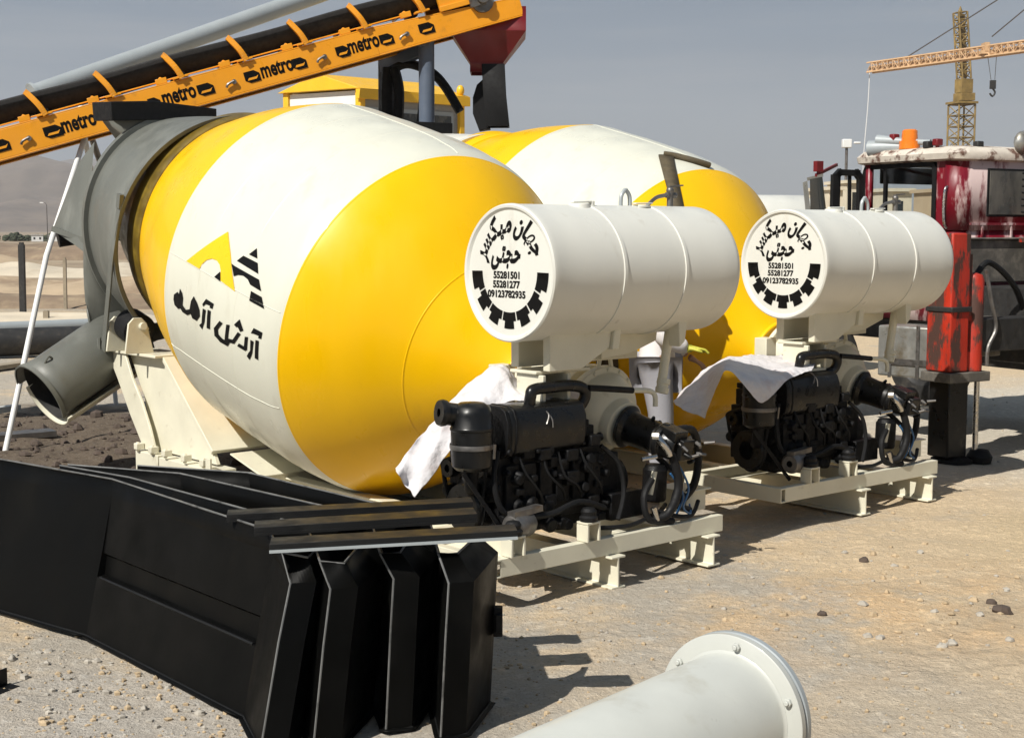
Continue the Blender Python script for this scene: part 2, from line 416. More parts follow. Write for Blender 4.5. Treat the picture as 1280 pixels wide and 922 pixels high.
# ================================================================== SETTING
def structure(o): o['kind'] = 'structure'; return o
def ground_material():
    m = bpy.data.materials.new('ground_earth'); m.use_nodes = True
    nt = m.node_tree; L = nt.links; p = nt.nodes['Principled BSDF']; p.inputs['Roughness'].default_value = .95
    p.inputs['Specular IOR Level'].default_value = .15
    tc = nd(nt, 'ShaderNodeTexCoord'); V = tc.outputs['Object']
    def noise_(sc, det=6, ro=.6): n = nd(nt, 'ShaderNodeTexNoise', Scale=sc, Detail=det, Roughness=ro); L.new(V, n.inputs['Vector']); return n.outputs['Fac']
    def ramp(f, a, b): r = nd(nt, 'ShaderNodeMapRange', interpolation_type='SMOOTHSTEP'); L.new(f, r.inputs['Value']); r.inputs['From Min'].default_value = a; r.inputs['From Max'].default_value = b; return r.outputs['Result']
    def mix(f, a, b):
        x = nd(nt, 'ShaderNodeMix', data_type='RGBA'); L.new(f, x.inputs['Factor'])
        for k, q in (('A', a), ('B', b)):
            if isinstance(q, tuple): x.inputs[k].default_value = (*q, 1)
            else: L.new(q, x.inputs[k])
        return x.outputs['Result']
    def mth(op, a, b):
        x = nd(nt, 'ShaderNodeMath', operation=op)
        for i, q in enumerate((a, b)):
            if isinstance(q, (int, float)): x.inputs[i].default_value = q
            else: L.new(q, x.inputs[i])
        return x.outputs[0]
    def blob(cx, cy, rx, ry, rot, soft):
        mp = nd(nt, 'ShaderNodeMapping', vector_type='TEXTURE'); mp.inputs['Location'].default_value = (cx, cy, 0); mp.inputs['Rotation'].default_value = (0, 0, R(rot)); mp.inputs['Scale'].default_value = (rx, ry, 1e6)
        L.new(V, mp.inputs['Vector']); ln = nd(nt, 'ShaderNodeVectorMath', operation='LENGTH'); L.new(mp.outputs[0], ln.inputs[0])
        d = mth('ADD', ln.outputs['Value'], mth('MULTIPLY', mth('SUBTRACT', noise_(1.3, 8, .7), .5), 1.1))
        return ramp(d, 1 + soft, 1 - soft)
    n_big, n_mid, n_fine, n_grit = noise_(.55, 8, .62), noise_(2.4, 8, .65), noise_(14, 8, .7), noise_(85, 3, .6)
    gravel, sand, rust = (.53, .485, .41), (.78, .605, .39), (.78, .535, .295)
    rx = nd(nt, 'ShaderNodeSeparateXYZ'); L.new(V, rx.inputs[0])
    bias = mth('MULTIPLY', ramp(mth('SUBTRACT', rx.outputs['X'], mth('MULTIPLY', mth('SUBTRACT', rx.outputs['Y'], 6.0), .25)), -.2, 3.0), .16)
    col = mix(ramp(mth('ADD', mth('ADD', mth('MULTIPLY', n_big, .6), mth('MULTIPLY', n_mid, .4)), bias), .47, .60), gravel, sand)
    col = mix(mth('MULTIPLY', blob(2.5, 6.6, 1.9, .8, 18, .45), ramp(n_mid, .35, .65)), col, rust)
    col = mix(mth('MULTIPLY', blob(3.7, 8.2, 1.1, .8, 40, .4), .9), col, (.74, .575, .35))
    col = mix(mth('MULTIPLY', blob(1.0, 5.2, 1.2, .9, 10, .45), .6), col, (.58, .52, .43))
    col = mix(mth('MULTIPLY', blob(-1.7, 4.7, 1.3, .9, 0, .3), .85), col, (.55, .52, .47))
    col = mix(blob(6.5, 13.5, 4.5, 3.2, 30, .35), col, (.74, .68, .57))
    # oily churned soil round the back of the first mixer
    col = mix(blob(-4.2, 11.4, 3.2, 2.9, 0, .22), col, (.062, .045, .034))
    # far plain: pale dust and brown scrub
    far = nd(nt, 'ShaderNodeSeparateXYZ'); L.new(V, far.inputs[0])
    fy = ramp(far.outputs['Y'], 24, 40)
    fcol = mix(ramp(noise_(.05, 8, .65), .42, .6), (.46, .37, .26), (.24, .18, .125))
    col = mix(fy, col, fcol)
    col = mix(ramp(n_fine, .36, .70), mix(ramp(n_fine, .2, .7), col, (.25, .20, .145)), col)
    col = mix(mth('MULTIPLY', ramp(n_grit, .58, .70), .38), col, (.60, .55, .47))
    col = mix(mth('MULTIPLY', ramp(n_grit, .42, .32), .45), col, (.16, .13, .10))
    L.new(col, p.inputs['Base Color'])
    # old wheel tracks pressed into the yard
    def track(ox, oy, rot, w):
        mp = nd(nt, 'ShaderNodeMapping', vector_type='TEXTURE'); mp.inputs['Location'].default_value = (ox, oy, 0); mp.inputs['Rotation'].default_value = (0, 0, R(rot)); L.new(V, mp.inputs['Vector'])
        sx = nd(nt, 'ShaderNodeSeparateXYZ'); L.new(mp.outputs[0], sx.inputs[0])
        y_ = mth('ADD', sx.outputs['Y'], mth('MULTIPLY', mth('SUBTRACT', noise_(.5, 2), .5), .5))
        band = ramp(mth('ABSOLUTE', y_, 0), w, w * .72)
        return mth('MULTIPLY', band, ramp(noise_(1.1, 5), .42, .58)), None
    hb = mth('MULTIPLY', n_fine, .9)
    for ox, oy, rot, w in ((2.2, 5.9, 24, .14), (2.75, 7.35, 24, .14), (3.6, 8.6, 58, .13), (.9, 5.0, 50, .13)):
        bd, td = track(ox, oy, rot, w)
        hb = mth('ADD', hb, mth('MULTIPLY', bd, -.35))
        col = mix(mth('MULTIPLY', bd, .30), col, (.40, .33, .24))
    h = mth('ADD', hb, mth('MULTIPLY', n_grit, .26))
    L.new(col, p.inputs['Base Color'])
    bp = nd(nt, 'ShaderNodeBump', Strength=.9, Distance=.035); L.new(h, bp.inputs['Height']); L.new(bp.outputs['Normal'], p.inputs['Normal'])
    return m
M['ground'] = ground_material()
def gz(x, y):
    """height of the ground sheet"""
    h = .016 * (noise.noise(Vector((x * 1.7, y * 1.7, 0))) + .6 * noise.noise(Vector((x * 5.1, y * 5.1, 3)))) - .006
    h += .006 * noise.noise(Vector((x * 16, y * 16, 9)))
    h += .009 * max(0, noise.noise(Vector((x * 7.5, y * 7.5, 21)))) * max(0, .6 + noise.noise(Vector((x * .8, y * .8, 2))))
    # churned lumps on the dark soil
    q = math.exp(-(((x + 4.6) / 2.2) ** 2 + ((y - 12.2) / 2.4) ** 2))
    h += q * .05 * noise.noise(Vector((x * 3.2, y * 3.2, 5)))
    return h if y < 40 else h * max(0, 1 - (y - 40) / 10)
def axis(near0, near1, step, far, grow=1.25):
    a = list(np.arange(near0, near1 + 1e-6, step)); s = step
    while a[-1] < far[1]: s *= grow; a.append(a[-1] + s)
    s = step
    while a[0] > far[0]: s *= grow; a.insert(0, a[0] - s)
    return a
gx = axis(-5.5, 5.5, .055, (-6000, 6000)); gy = axis(3.2, 13.5, .055, (-60, 9000))
b = MB(); b.grid([[(x, y, gz(x, y)) for x in gx] for y in gy])
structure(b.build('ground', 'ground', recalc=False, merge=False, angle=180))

# hazy mountains beyond the plain on the left
def ridge(name, Y, pts, depth, base_m):
    """ridge line through (px, height px) points at distance Y, sloping forward and back, with gullies"""
    xs = np.linspace(pts[0][0], pts[-1][0], 190); P = []
    hs = np.interp(xs, [p[0] for p in pts], [p[1] for p in pts]) - 0
    for j in range(57):
        t = j / 56 * 2 - 1; row = []
        for x, y in zip(xs, hs):
            w = W(x, y, Y); q = max(0, 1 - abs(t)) ** .8
            n = noise.fractal(Vector((w.x * .0035, t * 3.2, Y)), 1, 2, 6)
            row.append((w.x, Y + t * depth + 30 * n, max(-5, (w.z + 26 * n * min(1, q * 3) * (1 if abs(t) > .04 else .4)) * q - 46 * (1 - abs(noise.fractal(Vector((w.x * .006 + t, t * 1.5, Y + 7)), 1, 2, 4))) * min(1, abs(t) * 4) * q + 20 * q * min(1, abs(t) * 4) - 3)))
        P.append(row)
    b = MB(); b.grid(P); return structure(b.build(name, base_m, recalc=False, angle=180))
M['hill'] = mat('dry_hillside', (.20, .15, .11), .95, var=.4, scale=.006, patch=(.11, .082, .062), pscale=.012, pcut=(.45, .62))
ridge('hills', 2600, [(-420, 262), (-250, 225), (-120, 205), (-20, 192), (40, 191), (75, 199), (105, 205), (150, 202), (230, 216), (330, 238), (480, 262), (640, 288), (760, 292)], 900, 'hill')
ridge('hills_far', 4300, [(-500, 215), (-200, 205), (0, 214), (90, 198), (170, 203), (300, 222), (500, 250), (640, 272), (820, 288), (980, 293)], 1200, 'hill')

# banks of dumped earth on the plain
def mound(name, label, x0, x1, Y, ztop, dep, m, seed):
    b = MB(); P = []
    a, c = W(x0, 300, Y).x, W(x1, 300, Y).x; n = 60
    for j in range(15):
        t = j / 14 * 2 - 1; row = []
        for i in range(n + 1):
            x = a + (c - a) * i / n; e = min(1, 6 * min(i, n - i) / n)
            hh = ztop * (.8 + .45 * noise.fractal(Vector((x * .35 / max(1, Y / 40), seed, t)), 1, 2, 5)) * e * max(0, math.cos(t * math.pi / 2)) ** .7
            row.append((x, Y + t * dep + noise.noise(Vector((x * .2, t, seed))) * dep * .3, hh - .04))
        P.append(row)
    b.grid(P); return structure(b.build(name, m, recalc=False, angle=180))
M['bank_tan'] = mat('tan_bank', (.44, .335, .22), .95, var=.2, scale=.8, bump=.4, bscale=4, patch=(.28, .20, .13), pscale=.7, pcut=(.5, .65))
M['bank_brown'] = mat('brown_bank', (.23, .165, .11), .95, var=.3, scale=.8, bump=.4, bscale=4, patch=(.33, .25, .16), pscale=.9, pcut=(.5, .7))
M['bank_pale'] = mat('pale_bank', (.58, .50, .38), .95, var=.15, scale=.8, bump=.3, bscale=4, patch=(.42, .34, .24), pscale=.9, pcut=(.55, .75))
mound('earth_bank', '', -260, 330, 92, 1.15, 6, 'bank_brown', 1)
mound('earth_bank', '', -320, 70, 74, .72, 4, 'bank_tan', 2)
mound('earth_bank', '', -160, 215, 57, .55, 3.5, 'bank_pale', 3)
mound('earth_bank', '', -160, 260, 42, .50, 3.0, 'bank_tan', 7)
mound('earth_bank', '', -160, 240, 34, .34, 1.6, 'bank_brown', 4)
mound('earth_bank', '', -160, 240, 28.5, .20, .9, 'bank_pale', 5)
mound('earth_bank', '', 1150, 1500, 26, .35, 3, 'bank_pale', 6)

# thin line of trees at the foot of the hills (one far mass)
b = MB(); rnd = random.Random(3)
for k in range(5200):
    px = rnd.uniform(-60, 330); Y = rnd.uniform(235, 300)
    clump = noise.noise(Vector((px * .06, 0, 0))) + .5 * noise.noise(Vector((px * .23, 4, 0)))
    if clump < -.45: continue
    c = W(px, 0, Y); z = rnd.uniform(.0, .7 + 1.3 * max(0, clump)); s = rnd.uniform(.12, .42)
    
    b.ball((c.x, Y, z), s, 5, 3, (1.3, 1, .7))
tag(b.build('far_woodland', 'bush', angle=180, recalc=False, merge=False), 'dark thin line of far trees at the foot of the hazy hills', 'woodland', kind='stuff')
rnd = random.Random(8)
FAR_LABELS = ['pale far house in the tree line left of the lamp post', 'pale far house in the tree line nearest to the grey chute', 'widest pale far house under the hills, behind the white pole']
for k, (px, w, h, Y) in enumerate(((37, 1.8, 1.0, 232), (84, 1.6, .9, 228), (62, 2.6, .9, 236))):
    c = W(px, 0, Y); t = thing('far_house', FAR_LABELS[k], 'house', (c.x, Y, 0), .3)
    MB().bb(-w / 2, w / 2, -1.5, 1.5, 0, h).build('wall', 'cabin_white', t)
    q = MB(); q.bb(-w / 2 - .1, w / 2 + .1, -1.6, 1.6, h, h + .14); q.build('roof', 'concrete', t)
    for i in range(2):
        q = MB(); q.bb(-w / 4 + i * w / 2 - .14, -w / 4 + i * w / 2 + .14, -1.53, -1.503, .35, .7); q.build('window', 'dark_glass', t)
# street lamp far off
c = W(50, 0, 120)
t = thing('street_lamp', 'thin far street lamp standing before the hazy hills', 'lamp', (c.x, 120, 0))
MB().tube([(0, 0, 0), (0, 0, 2.4), (0, 0, 3.95)], [.05, .04, .03], 8).build('pole', 'dull_steel', t)
MB().tube([(0, 0, 3.9), (-.1, 0, 4.1), (-.32, 0, 4.16)], .025, 6).build('arm', 'dull_steel', t)
MB().box((-.40, 0, 4.14), (.32, .16, .08)).build('lamp_head', 'cabin_white', t)
# fence posts on the plain
for lab, px, top, bot, w, m in (('dark upright fence post in front of the tan bank', 29, 303, 398, .055, 'chassis'),
                             ('thin pale wooden stake left of the grey chute', 82, 322, 386, .035, 'wood'),
                             ('short pale stake by the long dark pipe', 58, 388, 401, .05, 'wood')):
    g = G(px, bot); h = g.y * (bot - top) / FPX
    b = MB(); b.extr([(-w, -w), (w, -w), (w, w), (-w, w)], (0, 0, -.05), (0.01 * h, 0, h * .97), up=(0, 1, 0)); b.box((.01 * h, 0, h * .985), (w * 1.4, w * 1.4, h * .03))
    o = b.build('fence_post', m); o.location = (g.x, g.y, 0)
    tag(o, lab, 'post')
# long dark pipes and boards lying behind the first mixer
def lying(name, label, cat, m, a, c, za, build):
    o = build(G(*a, za), G(*c, za)).build(name, m); return tag(o, label, cat)
def ringpipe(r):
    def f(p0, p1):
        b = MB(); L = (p1 - p0).length
        b.lathe([(0, r * .9), (0, r), (L, r), (L, r * .9), (0.001, r * .9)], p0, p1 - p0, 28); return b
    return f
lying('culvert_pipe', 'long dark pipe lying on the ground behind the white pole', 'pipe', 'chassis', (-60, 430), (112, 424), .22, ringpipe(.20))
lying('culvert_pipe', 'pale topped long pipe lying behind the dark pipe', 'pipe', 'tube_grey', (-60, 412), (118, 405), .16, ringpipe(.10))
lying('scrap_plate', 'grey plate edge lying on the dark soil in front of the chute', 'plate', 'dull_steel', (-30, 548), (66, 540), .03, lambda p, q: MB().bar(p, q, .22, .05))
lying('scrap_board', 'short pale board lying on the dark soil left of the chute', 'board', 'pipe_white', (-30, 516), (22, 509), .04, lambda p, q: MB().bar(p, q, .10, .06))
lying('scrap_board', 'brown plank lying on the dark soil by the pale board', 'board', 'wood', (-30, 462), (44, 452), .05, lambda p, q: MB().bar(p, q, .20, .05))
lying('steel_angle', 'small dark steel angle at the left edge before the black fenders', 'steel angle', 'black_edge', (-40, 868), (16, 846), .03,
      lambda p, q: MB().extr([(-.035, -.035), (.035, -.035), (.035, -.029), (-.029, -.029), (-.029, .035), (-.035, .035)], p, q))

# loose stones: uncountable grit as one mass, the bigger rocks each on their own
def stone(b, c, s, rnd, mi=0, n=6, m=4):
    ph = rnd.random() * 50; sq = (rnd.uniform(.7, 1.2), rnd.uniform(.6, 1.1), rnd.uniform(.45, .8)); P = []; ro = rnd.random() * 6.28
    for i in range(m + 1):
        t = math.pi * i / m; row = []
        for k in range(n):
            a = 2 * math.pi * k / n + ro; q = Vector((math.sin(t) * math.cos(a), math.sin(t) * math.sin(a), math.cos(t)))
            d = s * (1 + .45 * noise.noise(q * 1.6 + Vector((ph, 0, 0))))
            row.append((c[0] + q.x * d * sq[0], c[1] + q.y * d * sq[1], c[2] + q.z * d * sq[2]))
        P.append(row)
    b.grid(P, mi, True)
rnd = random.Random(11); b = MB()
for k in range(9000):
    px, py = rnd.uniform(-20, 1300), 300 + 700 * rnd.random() ** .55
    g = G(px, py)
    if g.y > 16 or g.y < 3.4: continue
    d = noise.noise(Vector((g.x * .9, g.y * .9, 7))) + .3
    if rnd.random() > (.25 + d) * (.45 if g.x > .6 else 1): continue
    s = .004 + .011 * rnd.random() ** 3
    if px < 330 and py > 780: s *= 1.25
    stone(b, (g.x, g.y, gz(g.x, g.y) + s * .2), s, rnd, 1 if (g.x < -2 and 8.6 < g.y < 13.6) else (2 if rnd.random() < .62 else 0), 5, 3)
for k in range(420):       # crumbled tan lumps in the rougher patch on the right
    x, y = rnd.gauss(2.55, .85), rnd.gauss(6.7, .75)
    if y < 4.6 or x < .75: continue
    s = .005 + .022 * rnd.random() ** 4; stone(b, (x, y, gz(x, y) + s * .15), s, rnd, 2 if rnd.random() < .85 else 0, 6, 4)
tag(b.build('gravel', ['stone', 'clod', 'stone_warm'], recalc=False, merge=False, angle=20), 'loose grit and small stones scattered over the ground', 'gravel', kind='stuff')
b = MB()
for k in range(700):
    x, y = rnd.gauss(-4.4, 1.6), rnd.gauss(12.0, 1.5)
    if ((x + 4.2) / 3) ** 2 + ((y - 11.4) / 2.6) ** 2 > 1: continue
    s = .015 + .05 * rnd.random() ** 2.5; stone(b, (x, y, gz(x, y) + s * .15), s, rnd, 0, 6, 4)
tag(b.build('soil_clods', 'clod', recalc=False, merge=False, angle=25), 'dark clods of churned soil around the chute', 'soil', kind='stuff')
ROCKS = [(1080, 700, .03), (1028, 766, .028), (1252, 764, .045), (1240, 752, .03), (1225, 770, .024), (1168, 766, .018), (1190, 803, .03), (1178, 806, .022), (1085, 793, .025), (1100, 795, .02),
         (1056, 690, .017), (1150, 690, .02), (1118, 706, .018), (1215, 745, .018), (1258, 735, .02), (988, 742, .013), (905, 760, .014), (940, 720, .012), (1130, 840, .014), (1262, 800, .02),
         (60, 812, .02), (120, 824, .02), (30, 845, .022), (150, 850, .018), (210, 862, .02), (90, 860, .02), (15, 822, .024), (180, 885, .018), (250, 890, .02), (60, 885, .02), (700, 760, .014), (668, 745, .016)]
for k, (px, py, s) in enumerate(ROCKS):
    g = G(px, py); b = MB(); stone(b, (0, 0, 0), s, rnd, 0, 10, 7)
    o = b.build('rock', 'stone' if k not in (0, 1, 2, 3) else 'clod', recalc=False, angle=28); o.location = (g.x, g.y, gz(g.x, g.y) + s * .25)
    tag(o, 'fist sized stone lying loose on the sunlit ground' if k not in (0, 1, 2, 3) else 'dark loose stone on the sandy ground right of the mixers', 'rock', 'loose stones on the sunlit ground' if k not in (0, 1, 2, 3) else 'dark loose stones on the sand')

# air: dust haze over the plain
b = MB(); b.bb(-5500, 5500, -40, 6500, -9, 560)
hz = b.build('haze', [], recalc=True)
hm = bpy.data.materials.new('haze_air'); hm.use_nodes = True; nt = hm.node_tree; nt.nodes.clear()
ho = nd(nt, 'ShaderNodeOutputMaterial'); hv = nd(nt, 'ShaderNodeVolumePrincipled'); hv.inputs['Color'].default_value = (.82, .86, .92, 1); hv.inputs['Density'].default_value = .0002
hv.inputs['Anisotropy'].default_value = .2
nt.links.new(hv.outputs[0], ho.inputs['Volume'])
hz.data.materials.clear(); hz.data.materials.append(hm)
tag(hz, 'pale dust haze hanging over the plain', 'haze', kind='stuff')

# ================================================================== CONCRETE MIXERS
TH = R(15.0); AX_O = Vector((0, 1.268, .985)); AX_E = Vector((0, math.cos(TH), math.sin(TH))); AX_P = Vector((0, -math.sin(TH), math.cos(TH)))
KS = [-.22, -.15, -.06, .02, .10, .21, .45, .75, .95, 1.15, 1.5, 1.9, 2.054, 2.5, 2.981]
KR = [.205, .255, .335, .415, .50, .61, .865, 1.095, 1.142, 1.158, 1.165, 1.163, 1.155, 1.045, .875]
def drum_profile():
    P = [Vector((s, r)) for s, r in zip(KS, KR)]
    Q = spline(P, 8); cut = []
    for q in Q: cut.append((q.x, q.y))
    for s in (.754, 2.054):
        if min(abs(c[0] - s) for c in cut) > 1e-4: cut.append((s, float(np.interp(s, [c[0] for c in Q_(cut)], [c[1] for c in Q_(cut)]))))
    return Q_(cut)
def Q_(c): return sorted(c)
DP = drum_profile(); DS, DR = [p[0] for p in DP], [p[1] for p in DP]
def drum_r(s): return float(np.interp(s, DS, DR))
def drum_pt(s, ang, off=0.0):
    r = drum_r(s) + off
    return AX_O + AX_E * s + Vector((1, 0, 0)) * (r * math.cos(ang)) + AX_P * (r * math.sin(ang))
def drum_hit(fr, px, py):
    """where a sight line meets the drum: (s, angle)"""
    O = fr.loc(Vector((0, 0, EYE))); d = fr.loc(Vector((0, 0, EYE)) + ray(px, py)) - O
    t = 4.0
    for k in range(4000):
        q = O + d * t - AX_O; s = q.dot(AX_E); rad = math.hypot(q.x, q.dot(AX_P))
        if -.22 < s < 2.98 and rad < drum_r(s): return s, math.atan2(q.dot(AX_P), q.x) % (2 * math.pi)
        t += .002
    return None
def zp(P, ox, oy, k): return [(ox + x / k, oy + y / k) for x, y in P]

EMB_Y = [[(465, 130), (235, 292), (306, 334), (322, 308), (345, 286), (375, 278), (402, 288), (418, 312), (424, 345), (424, 400), (502, 458), (490, 380), (478, 250)]]
EMB_K = [[(388, 378), (421, 348), (422, 404)], [(622, 222), (578, 255), (624, 278)], [(548, 262), (626, 302), (630, 362), (512, 290)],
         [(483, 305), (500, 318), (634, 393), (646, 457), (585, 420), (572, 392), (548, 372), (520, 367), (495, 374)], [(590, 455), (648, 488), (662, 553), (580, 508)]]
LET = [[(883, 502), (907, 460), (978, 497), (968, 550), (943, 541), (948, 524), (905, 505)], [(922, 558), (948, 565), (943, 722), (915, 706)],
       [(880, 556), (906, 570), (896, 660), (886, 690), (872, 720), (850, 690), (864, 662), (878, 645)],
       [(792, 388), (822, 480), (795, 490), (776, 452), (762, 452), (745, 432)],
       [(300, 135), (318, 170), (325, 215), (320, 270), (350, 310), (378, 305), (392, 235), (414, 198), (440, 250), (460, 310), (463, 362), (437, 400), (400, 378), (388, 342), (360, 354), (320, 327), (303, 297), (285, 302), (255, 270), (247, 225), (250, 185), (280, 162), (292, 180)],
       [(515, 220), (578, 260), (566, 302), (543, 292), (548, 276), (512, 262), (490, 282), (484, 264)], [(528, 308), (553, 320), (546, 470), (519, 458)],
       [(488, 298), (512, 312), (502, 410), (482, 470), (458, 436), (478, 418)]]
LET_S = strokes([(27, [(846, 540), (838, 632), (785, 600)]), (30, [(783, 508), (740, 572), (695, 560)]), (27, [(694, 440), (680, 575)]), (32, [(692, 590), (640, 560), (600, 515), (596, 465), (632, 418)])])

def water_tank(fr, root, at, bt, zt, r, L):
    aL, aR = at - L / 2, at + L / 2; lip = .028
    t = MB()
    prof = [(0, .0001), (0, r - .045), (.0, r - .03), (-.012, r - .018), (-.014, r - .006), (-.006, r + .001), (.012, r + .003), (.03, r)]
    n = 10
    for k in range(n + 1): prof.append((.03 + (L - .12) * k / n, r))
    for k in range(1, 9):
        u = k / 8 * math.pi / 2; prof.append((L - .09 + .10 * math.sin(u) * .95, r * (.30 + .70 * math.cos(u) ** .55) if k < 8 else .3 * r))
    prof.append((L + .012, .0001))
    t.lathe(prof, (aL, bt, zt), (1, 0, 0), 96)
    tank = t.build('water_tank', 'tank', root, angle=30, bevel=0)
    s = MB()
    for f in (.335, .655):
        s.lathe([(-.012, r - .002), (-.010, r + .0055), (.010, r + .0055), (.012, r - .002)], (aL + L * f, bt, zt), (1, 0, 0), 96)
        x = MB()
    s.build('weld_band', 'tank', tank)
    # fittings on top
    s = MB(); e = aL + L * .56
    for q in (-1, 1): s.tube([(e + q * .035, bt - .02, zt + r - .01), (e + q * .03, bt - .02, zt + r + .05), (e, bt - .02, zt + r + .085), (e - q * .03, bt - .02, zt + r + .05)][:3], .011, 8)
    s.build('lifting_lug', 'tube_grey', tank)
    s = MB(); e = aL + L * .30
    s.cyl((e, bt - .05, zt + r - .02), (e, bt - .05, zt + r + .006), .06, .055, 24); s.cyl((e + .09, bt - .05, zt + r - .01), (e + .09, bt - .05, zt + r + .02), .016, .016, 12)
    s.bar((e - .05, bt - .05, zt + r + .012), (e + .10, bt - .05, zt + r + .016), .025, .010); s.build('filler_cap', 'tank', tank, bevel=.004)
    s = MB(); e = aL + L * .62; s.cyl((e, bt - .05, zt + r - .01), (e, bt - .05, zt + r + .004), .05, .05, 20); s.bar((e - .06, bt - .06, zt + r + .010), (e + .07, bt - .06, zt + r + .013), .03, .008)
    s.build('vent_cap', 'tank', tank, bevel=.003)
    s = MB(); e = aL + L * .82; zz = zt + r
    s.cyl((e, bt, zz - .01), (e, bt, zz + .075), .018, .018, 12); s.cyl((e - .03, bt, zz + .06), (e + .045, bt, zz + .06), .016, .016, 10); s.ball((e, bt, zz + .085), .022, 10, 6)
    s.tube([(e - .03, bt, zz + .06), (e - .09, bt + .02, zz + .045), (e - .15, bt + .03, zz + .0)], .011, 8)
    s.bar((e - .01, bt, zz + .105), (e + .10, bt, zz + .115), .016, .008); s.build('valve', 'dull_steel', tank)
    # lettering and gear emblem on the flat end; u runs to the right as one faces the end (towards -b), v up
    face = aL - .0022
    P2 = lambda u, v: (face, bt - u, zt + v)
    g = MB(); polys = []
    ri, rm, ro, cv = .605 * r, .735 * r, .845 * r, .012
    seg = math.pi / 7
    for k in range(7):
        a0 = math.pi + k * seg + .018; a1 = math.pi + (k + 1) * seg - .018; q0 = a0 + seg * .17; q1 = a1 - seg * .17
        if k == 0: q0 = a0
        if k == 6: q1 = a1
        arc = lambda rad, s, e, n=6: [(rad * math.cos(s + (e - s) * i / n), cv + rad * math.sin(s + (e - s) * i / n)) for i in range(n + 1)]
        polys.append(arc(ri, a0, a1) + arc(rm, a1, q1, 2) + arc(ro, q1, q0) + arc(rm, q0, a0, 2))
    poly2d(g, polys, P2); g.build('gear_emblem', 'mark_black', tank, recalc=False, merge=False, angle=180)
    g = MB()
    def put(txt, size, cu, cvv, bold=.01, sx=1.0, rot=0.0, shear=0.0):
        vs, fs, w = glyphs(txt, size, bold); x0 = min(v[0] for v in vs); w = (w - x0) * sx
        c_, s_ = math.cos(rot), math.sin(rot); out = []
        for x, y in vs:
            x = (x - x0) * sx - w / 2 + shear * y; out.append(P2(cu + x * c_ - y * s_, cvv + x * s_ + y * c_))
        g.add(out, fs); return w
    def arab(chars, a0, a1, r0, hgt, bold, shear):
        """joined letters in reading order (right to left) laid on an arc from angle a0 to a1 (degrees), glyphs hgt tall"""
        G_ = [None if ch == ' ' else glyphs(ch, 1.0, bold) for ch in chars]
        tot = sum(.22 if q is None else q[2] for q in G_); kx = R(a1 - a0) * r0 / tot; a = R(a0)
        for q in G_:
            if q is None: a += .22 * kx / r0; continue
            vs, fs, w = q; am = a + w * kx / 2 / r0; out = []
            for vx, vy in vs:
                th_ = am - ((vx - w / 2) * kx + shear * vy * hgt) / r0; rr_ = r0 + vy * hgt
                out.append(P2(rr_ * math.cos(th_), cv + rr_ * math.sin(th_)))
            g.add(out, fs); a += w * kx / r0
    def arab_flat(chars, ctr, v0, width, hgt, bold, shear):
        G_ = [glyphs(ch, 1.0, bold) for ch in chars]; tot = sum(q[2] for q in G_); kx = width / tot; x = ctr + width / 2
        for vs, fs, w in G_:
            x -= w * kx; g.add([P2(x + vx * kx + shear * vy * hgt, v0 + vy * hgt) for vx, vy in vs], fs)
    arab('\uFE9F\uFEEC\uFE8E\uFEE5 \uFEE3\uFBFF\uFB91\uFEB4\uFEAE', 22, 165, .565 * r, .135, .042, .15)
    arab_flat('\uFEA3\uFEA0\uFE98\uFBFD', -.03, .055, .215, .150, .040, .2)
    for txt, v, w_ in (('55281501', -.026, .198), ('55281277', -.072, .205), ('09123782935', -.120, .285)):
        vs, fs, w = glyphs(txt, .048, .0018); put(txt, .048, -.022, v, .0018, sx=w_ / w)
    g.build('lettering', 'mark_black', tank, recalc=False, merge=False, angle=180)
    return tank

